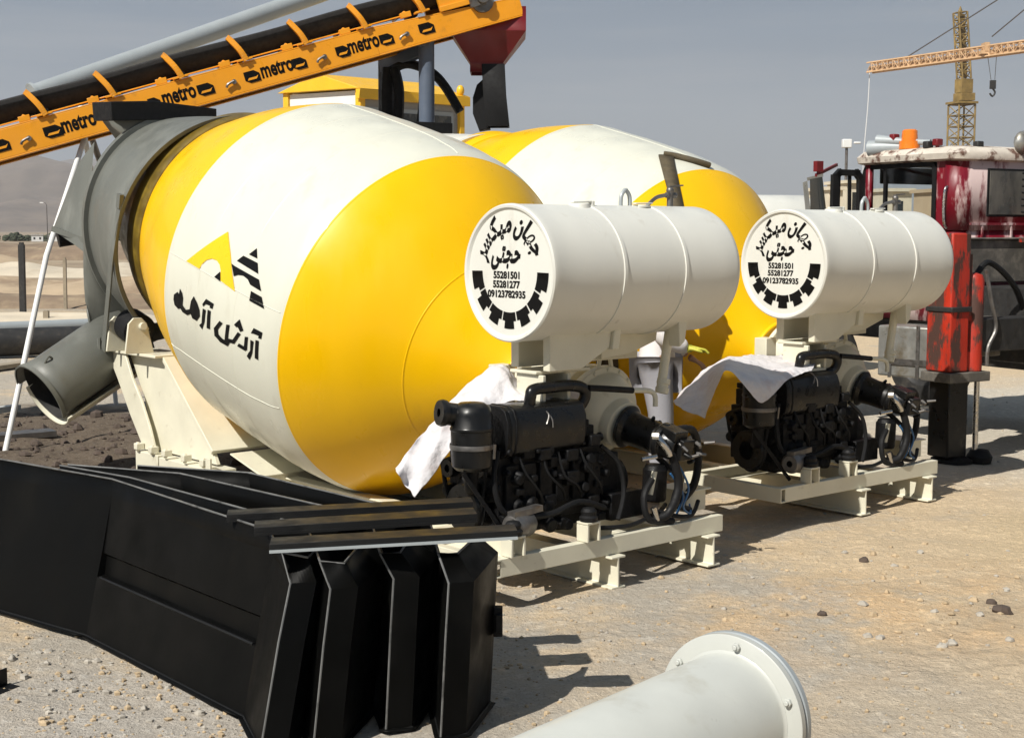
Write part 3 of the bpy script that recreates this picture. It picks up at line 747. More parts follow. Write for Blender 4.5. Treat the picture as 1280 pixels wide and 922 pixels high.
def engine(fr, root, first):
    """diesel engine lying across the skid, its pump side towards +a"""
    rn = random.Random(5)
    e = MB()
    e.bb(-.96, -.26, .24, .62, .36, .70); e.bb(-.94, -.28, .27, .60, .70, .80); e.bb(-.90, -.34, .30, .58, .29, .36); e.bb(-.26, -.10, .27, .60, .30, .64); e.cyl((-.10, .43, .47), (.02, .43, .47), .15, .12, 20); e.bb(-.24, .0, .18, .27, .30, .44)   # block, head, sump, bell housing
    for k in range(6): e.bb(-.93 + k * .112, -.93 + k * .112 + .085, .215, .24, .44, .66)                               # side panels
    for k in range(4): e.bb(-.91 + k * .155, -.91 + k * .155 + .11, .25, .62, .80, .835)                                # rocker boxes
    for k in range(60):
        x, z = rn.uniform(-.95, -.25), rn.uniform(.32, .80); s = rn.uniform(.012, .045)
        if rn.random() < .55: e.cyl((x, .24, z), (x + rn.uniform(-.02, .02), .24 - rn.uniform(.02, .07), z + rn.uniform(-.02, .02)), s, s * rn.uniform(.6, 1), 10)
        else: e.box((x, .22, z), (s * 2, rn.uniform(.04, .10), s * 1.5))
    for k in range(30):
        y, z = rn.uniform(.25, .62), rn.uniform(.32, .80); s = rn.uniform(.012, .04)
        e.cyl((-.96, y, z), (-.96 - rn.uniform(.02, .06), y, z), s, s * .8, 10)
    blk = e.build('engine', 'engine', root, bevel=.006)
    p = MB()
    for k in range(4):
        x = -.86 + k * .13 + .02 * (k % 2); p.tube([(x, .2, .70), (x + .02, .17, .62 - .02 * (k % 3)), (x + .10, .16, .52), (x + .16, .2, .45)], .007, 6)
    p.tube([(-.95, .18, .42), (-.7, .16, .40), (-.5, .15, .44), (-.3, .17, .38)], .016, 8); p.tube([(-.98, .22, .74), (-1.02, .2, .6), (-.98, .18, .45), (-.8, .16, .36)], .014, 8)
    p.tube([(-.3, .2, .7), (-.2, .17, .6), (-.18, .15, .45), (-.25, .12, .32)], .013, 8)
    p.build('fuel_line', 'rubber', blk)
    p = MB(); p.lathe([(-.05, .06), (-.05, .12), (-.035, .125), (-.02, .105), (-.005, .125), (.01, .12), (.01, .03)], (-1.01, .40, .44), (1, 0, 0), 28)
    p.lathe([(-.03, .02), (-.03, .055), (.02, .055)], (-1.01, .30, .66), (1, 0, 0), 20); p.lathe([(-.03, .02), (-.03, .045), (.02, .045)], (-1.01, .54, .62), (1, 0, 0), 20)
    p.build('pulley', 'satin_black', blk)
    p = MB(); p.tube([(-1.03, .285, .47), (-1.03, .25, .66), (-1.03, .30, .72), (-1.03, .56, .66), (-1.03, .58, .60), (-1.03, .52, .42), (-1.03, .42, .315), (-1.03, .32, .34), (-1.03, .285, .47)], .011, 6)
    p.build('fan_belt', 'rubber', blk)
    # air cleaner: upright canister with clips and a round snorkel
    a = MB(); c0 = Vector((-1.10, .27, .655 if first else .60))
    a.lathe([(0, .001), (0, .075), (.02, .098), (.10, .102), (.105, .107), (.12, .107), (.125, .102), (.19, .102), (.195, .106), (.205, .106), (.21, .102), (.27, .10), (.305, .088), (.325, .06), (.33, .001)], c0, (0, 0, 1), 36)
    air = a.build('air_filter', 'satin_black', root)
    a = MB(); a.lathe([(0, .107), (.012, .1085), (.024, .107)], c0 + Vector((0, 0, .104)), (0, 0, 1), 36); a.bar(c0 + Vector((.05, -.105, .06)), c0 + Vector((.05, -.112, .13)), .012, .006); a.build('clip_band', 'dull_steel', air)
    if first: a = MB(); a.cyl(c0 + Vector((-.02, .03, .26)), c0 + Vector((-.13, .06, .28)), .055, .055, 20); a.lathe([(0, .02), (0, .060), (.015, .066), (.035, .062), (.04, .02)], c0 + Vector((-.15, .065, .283)), (.93, -.25, -.1), 24); a.build('snorkel', 'satin_black', air)
    a = MB(); a.tube([c0 + Vector((.0, 0, 0)), c0 + Vector((.01, .02, -.09)), c0 + Vector((.09, .1, -.12))], .035, 10); a.bar(c0 + Vector((-.07, -.02, -.01)), (-.93, .16, .27), .012, .02); a.build('bracket', 'engine', air)
    # muffler: long canister along a with flat-topped shell, twin flanges
    mz = .825 if first else .785
    m_ = MB(); out = [(.0, -.125), (.07, -.125), (.11, -.10), (.122, -.04), (.122, .05), (.10, .105), (.06, .122), (-.06, .122), (-.10, .105), (-.122, .05), (-.122, -.04), (-.11, -.10), (-.07, -.125)]
    m_.extr(out, (-.93, .30, mz), (-.42, .30, mz)); mu = m_.build('muffler', 'satin_black', root, bevel=.012)
    m_ = MB(); m_.extr([(x * 1.04, y * 1.04) for x, y in out], (-.90, .30, mz), (-.885, .30, mz)); m_.extr([(x * 1.03, y * 1.03) for x, y in out], (-.955, .30, mz), (-.932, .30, mz)); m_.build('end_flange', 'engine', mu, bevel=.004)
    pp = MB(); pp.tube([(-.74, .26, .93), (-.74, .25, .985), (-.72, .25, 1.015), (-.60, .25, 1.02), (-.47, .25, 1.018), (-.385, .25, 1.0), (-.365, .25, .96), (-.39, .26, .91), (-.44, .28, .89)], .030, 12)
    pp.build('exhaust_pipe', 'satin_black', mu)
    pp = MB(); pp.tube([(-.72, .23, .935), (-.68, .185, .90), (-.70, .175, .85)], .004, 5); pp.tube([(-.70, .22, .93), (-.665, .18, .88), (-.66, .172, .83)], .004, 5); pp.build('wire', 'dull_steel', mu)
    al = MB(); al.lathe([(-.09, .02), (-.09, .05), (-.07, .062), (.05, .062), (.07, .05), (.07, .02)], (-.90, .14, .38), (1, .25, 0), 20); al.bar((-.98, .12, .44), (-.78, .14, .45), .05, .03); al.build('alternator', 'dull_steel', blk)
    return blk

def gearbox(fr, root, cream='cream'):
    g = MB(); GO = AX_O + Vector((.07, 0, 0)) - AX_E * .245
    g.cyl(AX_O - AX_E * .2, GO, .16, .19, 36)
    prof = [(.02, .18), (.0, .27), (-.03, .27), (-.04, .215), (-.30, .205), (-.315, .235), (-.345, .235), (-.36, .20), (-.40, .21), (-.415, .262), (-.455, .264), (-.465, .235), (-.53, .215), (-.58, .17), (-.60, .135), (-.66, .13), (-.67, .08)]
    g.lathe(prof, GO, AX_E, 48)
    for k in range(16):
        t = 2 * math.pi * k / 16; q = Vector((1, 0, 0)) * math.cos(t) + AX_P * math.sin(t); g.bolt(GO - AX_E * .455 + q * .249, -AX_E, .011, .014)
    gb = g.build('gearbox', cream, root, bevel=.004)
    g = MB(); c0 = GO - AX_E * .435 + AX_P * .25
    g.tube([c0 + Vector((-.05, 0, 0)), c0 + Vector((-.035, 0, .06)), c0 + Vector((0, 0, .085)), c0 + Vector((.035, 0, .06)), c0 + Vector((.05, 0, 0))], .012, 8); g.build('lifting_eye', cream, gb)
    m_ = MB(); e = (-AX_E).normalized(); o = GO + e * .665; x = Vector((1, 0, 0))
    m_.lathe([(0, .115), (.02, .12), (.04, .095), (.10, .088), (.22, .088), (.23, .10), (.26, .10), (.265, .085), (.33, .08), (.35, .07), (.35, .001)], o, (e + x * .22), 28)
    m_.box(o + e * .34 + x * .085, (.09, .10, .11), (x, e, AX_P)); m_.box(o + e * .30 + x * .05 + AX_P * .07, (.10, .12, .05), (x, e, AX_P))
    rn = random.Random(9)
    for k in range(14):
        q = o + e * rn.uniform(.12, .40) + x * rn.uniform(.0, .16) + AX_P * rn.uniform(-.09, .09); m_.cyl(q, q + Vector((rn.uniform(-.06, .06), -.05, rn.uniform(-.03, .06))), .014, .010, 8)
    mo = m_.build('hydraulic_motor', 'satin_black', gb, bevel=.005)
    m_ = MB(); c0 = o + e * .38 + x * .12
    for k in range(9):
        w_ = c0 + Vector((rn.uniform(-.08, .08), rn.uniform(-.03, .03), rn.uniform(-.05, .06))); m_.cyl(w_, w_ + Vector((rn.uniform(-.03, .04), rn.uniform(-.05, -.02), rn.uniform(-.03, .03))), .010, .007, 8)
    m_.build('fitting', 'dull_steel', gb)
    return gb

def mixer(name, label, fr, first):
    root = thing(name, label, 'concrete mixer', fr.o, R(fr.deg))
    # --- base beams, skid frame
    for a in (-.365, .365):
        MB().ibeam((a, 0, .083), (a, 3.35, .083), .10, .166, .011).build('base_beam', 'cream', root, bevel=.003)
    f = MB(); z0, z1 = .168, .258; zm = (z0 + z1) / 2
    f.chan((-1.11, .0712, zm), (.488, .0712, zm), .05, z1 - z0, .009, 1); f.chan((-1.11, .80, zm), (.488, .80, zm), .05, z1 - z0, .009, -1)
    f.chan((-1.135, .04, zm), (-1.135, .83, zm), .05, z1 - z0, .009, -1); f.chan((-.22, .10, zm), (-.22, .77, zm), .05, z1 - z0 - .01, .009, -1)
    f.build('skid_frame', 'cream', root, bevel=.003)
    q = MB(); q.bb(.36, .52, .20, .40, .262, .372); q.bb(.335, .545, .18, .42, .374, .384); q.build('end_box', 'cream', root, bevel=.003)
    for a in (-.52, -1.02) if first else (-.48, -.86):
        q = MB(); q.bb(a - .045, a - .033, .02, .10, .26, .345); q.bb(a + .033, a + .045, .02, .10, .26, .345); q.bb(a - .045, a + .045, .02, .10, .347, .358); mt = q.build('engine_mount', 'cream', root, bevel=.002)
        q = MB(); q.lathe([(0, .045), (.02, .048), (.03, .036), (.05, .04), (.065, .03), (.072, .001)], (a, .06, .36), (0, 0, 1), 20); q.build('rubber_mount', 'rubber', mt)
    # --- drum
    b = MB()
    b.lathe(DP, AX_O, AX_E, 160, matf=lambda s: 0 if 0.754 < s < 2.054 else 1)
    drum = b.build('drum', ['white', 'yellow'], root, angle=50)
    q = MB()
    for s in (.21, .754, 1.18, 1.62, 2.054):
        r = drum_r(s); q.lathe([(s - .008, drum_r(s - .008) - .001), (s - .003, r + .0022), (s + .003, r + .0022), (s + .008, drum_r(s + .008) - .001)], AX_O, AX_E, 160, matf=lambda s_: 1 if s_ < .76 or s_ > 2.04 else 0)
    for ang in (R(172), R(203), R(90), R(20)):
        P = [drum_pt(s, ang, .0005) for s in np.linspace(.78, 2.04, 30)]; q.tube(P, .003, 5, smooth=False)
    q.build('weld_seam', ['white', 'yellow'], drum, angle=60)
    # front neck ring with bolts
    q = MB(); q.lathe([(-.235, .15), (-.235, .245), (-.228, .252), (-.208, .252), (-.20, .245), (-.20, .20)], AX_O, AX_E, 72)
    q.build('neck_ring', 'yellow', drum, bevel=.003)
    # rear track ring and mouth
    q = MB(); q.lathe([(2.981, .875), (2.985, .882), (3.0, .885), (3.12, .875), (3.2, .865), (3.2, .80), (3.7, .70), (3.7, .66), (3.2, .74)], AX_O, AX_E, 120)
    q.build('track_ring', 'ring_olive' if first else 'yellow', drum, angle=35)
    if first:
        fn = lambda pts: None
        def onto(name, polys, m_):
            mb = MB(); c0 = drum_hit(fr, 270, 380); rr = drum_r(c0[0])
            Pn = []
            for P in polys:
                out = []
                for px, py in P:
                    h = drum_hit(fr, px, py); out.append((h[0], (h[1] - c0[1]) * rr))
                Pn.append(out)
            poly2d(mb, Pn, lambda u, v: drum_pt(u, c0[1] + v / rr, .0035), .05); mb.build(name, m_, drum, recalc=False, merge=False, angle=60)
        z1_ = lambda S: [zp(P, 180, 260, 4.39) for P in S]; z2_ = lambda S: [zp(P, 180, 340, 6.583) for P in S]
        onto('triangle_emblem', z1_(EMB_Y), 'mark_yellow'); onto('emblem_stripe', z1_(EMB_K), 'mark_black'); onto('lettering', z2_(LET + LET_S), 'mark_black')
    # --- tank and its cradle
    tank = water_tank(fr, root, -.0733, .3626, 1.59, .341, 1.4138)
    q = MB()
    q.prism([(-.64, .22, 1.33), (-.20, .22, 1.33), (-.22, .22, 1.20), (-.42, .22, 1.10), (-.64, .22, 1.10)], (0, .05, 0)); q.prism([(-.20, .20, 1.32), (-.15, .20, 1.32), (-.17, .20, 1.19), (-.22, .20, 1.19)], (0, .30, 0))
    q.prism([(-.12, .38, 1.30), (.32, .38, 1.32), (.30, .38, 1.20), (.10, .38, 1.14), (-.12, .38, 1.12)], (0, .05, 0)); q.prism([(.24, .16, 1.33), (.31, .16, 1.33), (.29, .16, 1.21), (.25, .16, 1.18)], (0, .08, 0))
    q.bb(-.66, -.28, .30, .50, 1.08, 1.098); q.bb(-.60, .28, .50, .56, 1.10, 1.30)
    q.build('tank_cradle', 'cream', root, bevel=.005)
    q = MB()
    for x in (-.64, -.47): q.bb(x, x + .022, .27, .47, .93, 1.078)
    q.bb(-.64, -.448, .27, .47, .91, .928); q.bb(-.62, -.47, .45, .47, .93, 1.078); q.bb(-.60, -.50, .64, .74, .262, 1.10); q.bb(-.1, .0, .64, .74, .262, .62); q.bb(-.5, .02, .60, .64, .262, .56)
    q.build('support_stand', 'cream', root, bevel=.004)
    q = MB(); q.tube([(.33, .30, 1.32), (.27, .30, 1.02), (.255, .30, .95)], .026, 12, smooth=False); q.lathe([(0, .036), (.03, .038), (.032, .03), (.05, .03), (.052, .038), (.08, .036)], (.26, .30, .92), (.05, 0, .2), 14); q.build('drain_pipe', 'cream', root)
    eng = engine(fr, root, first); gb = gearbox(fr, root)
    # --- hoses
    q = MB(); q.tube([(-.36, .23, 1.0), (-.22, .22, .985), (-.05, .22, .965)], .017, 10); q.build('hose', 'rubber', root)
    q = MB(); q.tube([(.06, .10, .70), (.10, .06, .60), (.13, .05, .45), (.05, .05, .32), (-.02, .10, .30)], .024, 10); q.build('hose', 'rubber', root)
    q = MB(); q.tube([(.20, .14, .74), (.36, .16, .72), (.43, .18, .58), (.40, .18, .42), (.30, .2, .32)], .022, 10); q.build('hose', 'rubber', root)
    q = MB(); q.tube([(.02, .10, .33), (.16, .06, .29), (.30, .10, .28), (.40, .15, .33)], .012, 8); q.build('hose', 'rubber', root)
    q = MB(); q.tube([(.0, .12, .50), (-.08, .10, .42), (-.06, .08, .30), (.1, .06, .275)], .018, 8); q.build('hose', 'rubber', root)
    q = MB(); q.tube([(.12, .2, .6), (.2, .12, .48), (.15, .1, .36), (.3, .12, .30)], .016, 8); q.build('hose', 'rubber', root)
    q = MB(); q.tube([(-.4, .10, .30), (-.2, .08, .29), (.05, .12, .32), (.3, .3, .30)], .012, 8); q.build('hose', 'rubber', root)
    q = MB(); q.tube([(.0, .085, .73), (.01, .06, .70), (.045, .05, .655), (.06, .05, .63)], .018, 10); q.cyl((-.02, .10, .735), (.0, .07, .735), .022, .022, 8); q.build('hose_elbow', 'steel', root); q = MB(); q.cyl((-.10, .10, .62), (-.02, .07, .63), .012, .012, 8); q.build('fitting', 'steel', root); q = MB(); q.cyl((-.03, .08, .36), (-.01, .07, .29), .02, .016, 10)
    q.build('hose_nipple', 'steel', root)
    q = MB(); q.tube([(-.05, .22, .965), (.06, .21, .955), (.10, .20, .93), (.105, .20, .87)], .014, 8); q.build('return_pipe', 'cream', root); q = MB(); q.cyl((.02, .12, .54), (-.01, .12, .42), .015, .013, 12); q.build('pipe_stub', 'cream', root)
    q = MB(); q.tube([(.15, .08, .58), (.22, .06, .44), (.18, .06, .34), (.26, .08, .29), (.33, .15, .32)], .006, 6); q.build('thin_hose', 'blue', root)
    q = MB(); q.tube([(.12, .1, .52), (.2, .08, .40), (.15, .08, .30)], .006, 6); q.build('thin_hose', 'blue', root)
    q = MB(); q.lathe([(0, .001), (0, .06), (.02, .066), (.17, .066), (.18, .058), (.20, .05), (.205, .001)], (.10, .20, .36), (.05, 0, 1), 20); q.build('filter_canister', 'engine', root, bevel=.01)
    # --- rear pedestal with rollers
    q = MB()
    body = [(4.36, .23), (4.50, .60), (4.72, .90), (4.18, .90), (3.52, .32), (3.46, .23)]
    for x in (-.70, .67): q.prism([(x, b_, z_) for b_, z_ in body], (.03, 0, 0))
    q.prism([(-.72, 4.20, .905), (-.72, 3.50, .30), (-.72, 3.48, .325), (-.72, 4.18, .93)], (1.44, 0, 0)); q.prism([(-.78, 4.16, .905), (-.78, 4.98, .905), (-.78, 4.98, .925), (-.78, 4.16, .925)], (.30, 0, 0)); q.prism([(.48, 4.16, .905), (.48, 4.98, .905), (.48, 4.98, .925), (.48, 4.16, .925)], (.30, 0, 0))
    for x in (-.765, .745): q.prism([(x, b_, z_) for b_, z_ in ((4.96, .903), (4.80, .72), (4.60, .46), (4.40, .235), (4.22, .235), (4.30, .40), (4.42, .58), (4.56, .74), (4.66, .903))], (.02, 0, 0))
    q.build('rear_pedestal', 'cream', root, bevel=.004)
    q = MB()
    for x in (-.80, .62): q.bb(x, x + .18, 4.12, 4.46, 0.02, .225); q.bb(x, x + .18, 3.34, 4.10, .02, .215); q.bb(x + .01, x + .17, 3.02, 3.32, .05, .20); q.bb(x - .02, x - .002, 3.34, 3.40, .02, .30)
    for b_ in (4.18, 4.40, 3.44, 3.70, 3.98):
        q.cyl((-.81, b_, .225), (-.81, b_, .29), .014, .014, 8); q.box((-.80, b_, .26), (.06, .05, .045))
    q.bb(-.60, .60, 3.06, 3.28, .03, .19); q.prism([(-.60, 3.05, .20), (-.60, 3.46, .30), (.60, 3.46, .30), (.60, 3.05, .20)], (0, 0, -.012)); q.build('pedestal_base', 'cream', root, bevel=.004)
    for s_ in (-1, 1):
        x = s_ * .775
        q = MB(); q.lathe([(-.09, .03), (-.09, .10), (-.08, .122), (.08, .122), (.09, .10), (.09, .03)], (x * .95, 4.55, 1.10), AX_E, 32); ro = q.build('roller', 'rubber', root)
        q = MB(); q.prism([(x - .11, 4.40, .926), (x + .11, 4.40, .926), (x + .06, 4.40, 1.14), (x + .02, 4.40, 1.18), (x - .04, 4.40, 1.18), (x - .08, 4.40, 1.14)], (0, .02, 0)); q.prism([(x - .11, 4.70, .926), (x + .11, 4.70, .926), (x + .06, 4.70, 1.14), (x - .04, 4.70, 1.18), (x - .08, 4.70, 1.14)], (0, .02, 0))
        q.cyl((x * .97, 4.37, 1.12), (x * .97, 4.74, 1.10), .028, .028, 14); q.bolt((x + .05, 4.40, 1.1), (0, -1, 0), .02, .015); q.build('roller_bracket', 'cream', ro, bevel=.003)
    # --- hood, charge hopper, discharge funnel and chute
    hm = 'grey' if first else 'tank'
    q = MB(); P = []; n = 64; ts = [R(-50 + 280 * i / n) for i in range(n + 1)]
    def ring(s, r, t): return AX_O + AX_E * s + Vector((1, 0, 0)) * (r * math.cos(t)) + AX_P * (r * math.sin(t))
    def vring(bc, r, zc, ac, t): return Vector((ac + r * math.cos(t), bc, zc + r * math.sin(t)))
    HC = Vector((-.085, 4.29, 1.735))
    def hood(u, dr, t): return (HC + Vector((1, 0, 0)) * ((.888 + dr) * math.cos(t)) + AX_P * ((.888 + dr) * math.sin(t))) * (1 - u) + vring(5.0, .815 + dr, 1.84, -.055, t) * u
    for u in np.linspace(0, 1, 7): P.append([hood(u, .012 * math.sin(u * math.pi), t) for t in ts])
    q.grid(P); hood_o = q.build('hood', hm, root, solid=.012, angle=50)
    q = MB()
    for u0, u1, dr in ((-.02, .055, .028), (.93, 1.0, .045)):
        sec = [hood(u0, 0, R(0)), 0]
        rows = []
        for t in ts: rows.append([hood(u0, .004, t), hood(u0, dr, t), hood(u1, dr, t), hood(u1, .004, t)])
        q.grid(rows, wrap=True)
    q.build('hood_rim', hm, hood_o, angle=40)
    q = MB(); p0 = hood(.0, .03, R(163)); q.tube([p0, hood(.05, .05, R(190)), Vector((-.86, 4.62, 1.30)), Vector((-.80, 4.86, .93))], .001, 4)
    strap = spline([hood(.02, .035, R(165)), hood(.02, .035, R(188)), Vector((-.93, 4.55, 1.35)), Vector((-.84, 4.85, .925))], 6)
    q = MB()
    for i in range(len(strap) - 1): q.bar(strap[i], strap[i + 1] + (strap[i + 1] - strap[i]) * .02, .012, .055, up=AX_E)
    q.box(hood(.02, .045, R(163)), (.05, .03, .10), (AX_E, Vector((1, 0, 0)), AX_P)); q.bolt((-.86, 4.88, .925), (0, 0, 1), .014, .09)
    q.build('hood_strap', hm, hood_o)
    # charge hopper with black rubber rim
    q = MB()
    top = [(-.64, 4.98, 2.63), (.18, 4.98, 2.66), (.20, 5.32, 2.68), (-.60, 5.32, 2.66)]; bot = [(-.34, 4.98, 2.34), (.10, 4.98, 2.36), (.10, 5.2, 2.25), (-.34, 5.2, 2.25)]
    q.grid([top, bot], wrap=True); q.build('charge_hopper', hm, root, solid=.01, angle=20)
    px_ = ((138, 127), (192, 126), (271, 136), (271, 149), (200, 150), (140, 151)) if first else ((487, 150), (500, 151), (566, 154), (566, 167), (520, 167), (489, 165))
    q = MB(); q.prism([fr.b(*a_, 4.93) for a_ in px_], (0, .03, 0)); lf = fr.b(*px_[0], 4.96); lb = fr.b(*px_[-1], 4.96)
    q.prism([lf, lb, lb + Vector((.02, .36, .02)), lf + Vector((.02, .36, .02))], (.03, 0, 0)); q.build('rubber_rim', 'rubber', root, bevel=.006)
    # discharge funnel: closed trough narrowing from the hood to the chute
    secs = []
    for u in np.linspace(0, 1, 10):
        e = u ** .8; row = []
        for i in range(25):
            t = R(178 + 184 * i / 24)
            big = Vector((-.055 + .84 * math.cos(t), 5.0 + .02 * 0, 1.84 + .84 * math.sin(t) * .95))
            if i < 2: pass
            sm = Vector((-.62 + .20 * math.cos(t), 5.02 + .05, .99 + .12 * math.sin(t)))
            p = big * (1 - e) + sm * e; p.y += .42 * math.sin(u * math.pi) * (0.35 + .65 * max(0, -math.sin(t)) * 0) * .5
            row.append(p)
        secs.append(row)
    q = MB(); q.grid(secs); q.build('discharge_funnel', hm, root, solid=.012, angle=60)
    q = MB()
    q.prism([fr.loc(W(118, 178, 11.05)), fr.loc(W(98, 205, 11.1)), fr.loc(W(66, 288, 11.1)), fr.loc(W(92, 305, 10.9)), fr.loc(W(125, 330, 10.8)), fr.loc(W(110, 270, 10.9))] if first else
            [(-.86, 5.0, 2.2), (-1.0, 5.2, 2.1), (-1.2, 5.4, 1.6), (-1.0, 5.2, 1.5), (-.85, 5.02, 1.4)], (.004, .012, .004))
    q.build('side_plate', hm, root)
    if first:
        q = MB(); q.bar(fr.loc(W(66, 286, 11.05)), fr.loc(W(114, 303, 10.85)), .03, .04); q.ball(fr.loc(W(114, 303, 10.83)), .045, 12, 8); q.build('hinge_bar', hm, root)
        q = MB(); q.tube([fr.loc(W(72, 296, 11.12)), fr.loc(W(104, 291, 11.2))], [.085, .085], 14, smooth=False); q.build('duct_mouth', 'rubber', root)
        # swivel chute of two half pipes
        p0, p1 = fr.loc(W(165, 416, 10.75)), fr.loc(W(50, 494, 10.2)); e = (p1 - p0).normalized()
        up = Vector((0, 0, 1)); sd = e.cross(up).normalized(); u2 = sd.cross(e).normalized(); L_ = (p1 - p0).length
        tilt = R(26); X = sd * math.cos(tilt) + u2 * math.sin(tilt); Y = -sd * math.sin(tilt) + u2 * math.cos(tilt)
        q = MB(); q.lathe([(0, .25), (L_ * .8, .242), (L_ - .12, .24), (L_, .25)], p0, e, 40, xy=(X, Y), a0=R(-8), a1=R(195)); ch = q.build('chute', 'grey', root, solid=.008)
        q = MB(); q.lathe([(-.05, .262), (L_ * .8, .246), (L_ - .03, .242)], p0 - u2 * .035, e, 40, xy=(X, Y), a0=R(198), a1=R(349)); q.build('chute_extension', 'cream', root, solid=.012)
        q = MB(); q.lathe([(.0, .225), (L_ - .05, .232)], p0, e, 40); q.build('chute_lining', 'chassis', ch)
        q = MB(); q.lathe([(L_ - .02, .250), (L_ - .02, .262), (L_ + .012, .262), (L_ + .012, .250)], p0, e, 40, xy=(X, Y), a0=R(-8), a1=R(195)); q.tube([p0 + e * L_ * .8 + X * .0 + Y * .242, p0 + e * L_ * .83 + Y * .276, p0 + e * L_ * .88 + Y * .242], .008, 6); q.build('chute_lip', 'grey', ch)
    else:
        q = MB(); q.lathe([(0, .25), (.8, .23)], (-.62, 5.1, .95), (-.7, .4, -.45), 32, a0=0, a1=R(200)); q.build('chute', hm, root, solid=.012)
    return root
F1 = Frame(.8142, 7.2017, 41.056); F2 = Frame(2.5297, 9.034, 39.864)
mixer('concrete_mixer', 'front yellow and white drum mixer with a triangle emblem on its drum', F1, True)
mixer('concrete_mixer', 'rear yellow and white drum mixer standing next to the red crane truck', F2, False)

# white sacks thrown over the engines
def drape(name, label, ctrl, seed, amp=.012, lift=0.0):
    rows = [spline([Vector(p) for p in r], 14) for r in ctrl]; cols = []
    for j in range(len(rows[0])): cols.append(spline([r[j] for r in rows], 12))
    P = []
    for i in range(len(cols[0])):
        row = []
        for j in range(len(cols)):
            p = cols[j][i].copy(); p.z += lift; n = noise.noise_vector(p * 7 + Vector((seed, 0, 0))) * amp + noise.noise_vector(Vector((p.x * 24, p.y * 24, p.z * 6)) + Vector((0, seed, 0))) * amp * .6
            cr = noise.noise(Vector((p.x * 5.2 + seed, p.y * 5.2, p.z * 3.0))); c2 = noise.noise(Vector((p.x * 11 + seed, p.y * 9, p.z * 11 + 4)))
            row.append(p + n * .7 + Vector((-.25, -.6, .55)) * (amp * (1.9 * (.35 - abs(cr)) + .9 * (.3 - abs(c2)))))
        P.append(row)
    b = MB(); b.grid(P); o = b.build(name, 'cloth', recalc=False, angle=70, solid=.0015); return tag(o, label, 'sack')
def wl(fr, a, b_, z): return fr.o + fr.A * a + fr.B * b_ + Vector((0, 0, z))
def fb(fr, px, py, b_): q = fr.b(px, py, b_); return wl(fr, q.x, q.y, q.z)
drape('sack', 'white sack hanging off the near engine against the front drum', [
    [fb(F1, 738, 486, .50), fb(F1, 700, 484, .52), fb(F1, 655, 482, .56), fb(F1, 626, 456, .62), fb(F1, 590, 478, .66), fb(F1, 552, 514, .66), fb(F1, 522, 550, .62), fb(F1, 495, 584, .60)],
    [fb(F1, 738, 491, .45), fb(F1, 700, 490, .46), fb(F1, 655, 488, .50), fb(F1, 630, 470, .50), fb(F1, 594, 490, .58), fb(F1, 558, 522, .55), fb(F1, 527, 558, .60), fb(F1, 499, 593, .53)],
    [fb(F1, 738, 496, .40), fb(F1, 700, 496, .40), fb(F1, 655, 494, .40), fb(F1, 630, 486, .46), fb(F1, 600, 504, .46), fb(F1, 566, 536, .52), fb(F1, 536, 572, .50), fb(F1, 507, 607, .54)],
    [fb(F1, 736, 502, .34), fb(F1, 700, 503, .33), fb(F1, 658, 502, .34), fb(F1, 634, 502, .40), fb(F1, 608, 520, .44), fb(F1, 574, 552, .46), fb(F1, 545, 590, .47), fb(F1, 520, 622, .46)]], 3, .016)
drape('sack', 'white sack spread over the engine of the rear mixer with one corner hanging down', [
    [fb(F2, 846, 500, .62), fb(F2, 872, 472, .64), fb(F2, 903, 452, .62), fb(F2, 930, 447, .62), fb(F2, 960, 446, .62), fb(F2, 992, 447, .62), fb(F2, 1022, 450, .60)],
    [fb(F2, 843, 506, .50), fb(F2, 872, 484, .48), fb(F2, 902, 456, .44), fb(F2, 928, 458, .40), fb(F2, 958, 460, .38), fb(F2, 990, 456, .38), fb(F2, 1020, 455, .40)],
    [fb(F2, 856, 515, .34), fb(F2, 880, 502, .30), fb(F2, 904, 462, .24), fb(F2, 928, 471, .17), fb(F2, 957, 478, .14), fb(F2, 990, 466, .18), fb(F2, 1018, 460, .24)],
    [fb(F2, 882, 526, .20), fb(F2, 888, 505, .18), fb(F2, 906, 467, .15), fb(F2, 927, 482, .11), fb(F2, 953, 506, .09), fb(F2, 986, 477, .12), fb(F2, 1014, 466, .16)]], 8, .012, .012)

# lifting sling lying over the rear drum
q = MB(); P = []
for px, py in ((884, 204), (868, 201), (850, 196), (828, 190)): P.append(px)
ang0 = drum_hit(F2, 826, 200); 
w1 = [drum_hit(F2, 823 + 4 * (k / 7) + 14 * (k / 7), 196 + 66 * k / 7) for k in range(8)]
rows = []
for k, h in enumerate(w1):
    h2 = drum_hit(F2, 841 + 14 * (k / 7), 196 + 66 * k / 7)
    if h and h2: rows.append((drum_pt(*h, .012), drum_pt(*h2, .012)))
for k in range(7, 40):   # goes on down the drum, hidden by the tank
    a = w1[-1][1] + (k - 6) * .05
    if a > R(300): break
    rows.append((drum_pt(w1[-1][0], a, .012), drum_pt(w1[-1][0] - .12, a, .012)))
q.grid([list(r) for r in rows]); 
cab = [drum_hit(F2, 830 + 56 * k / 6, 193 + 14 * (k / 6) ** 1.3 + 3) for k in range(7)]; cab = [drum_pt(*h, .02) for h in cab if h]
sl = MB(); sl.v = [tuple(wl(F2, *v)) for v in q.v]; sl.f = q.f; sl.m = q.m
if len(cab) > 2: sl.tube([wl(F2, *v) for v in cab], .016, 8)
tag(sl.build('lifting_sling', 'strap', recalc=False, solid=.012, angle=60), 'olive brown lifting sling slung over the rear drum', 'sling')

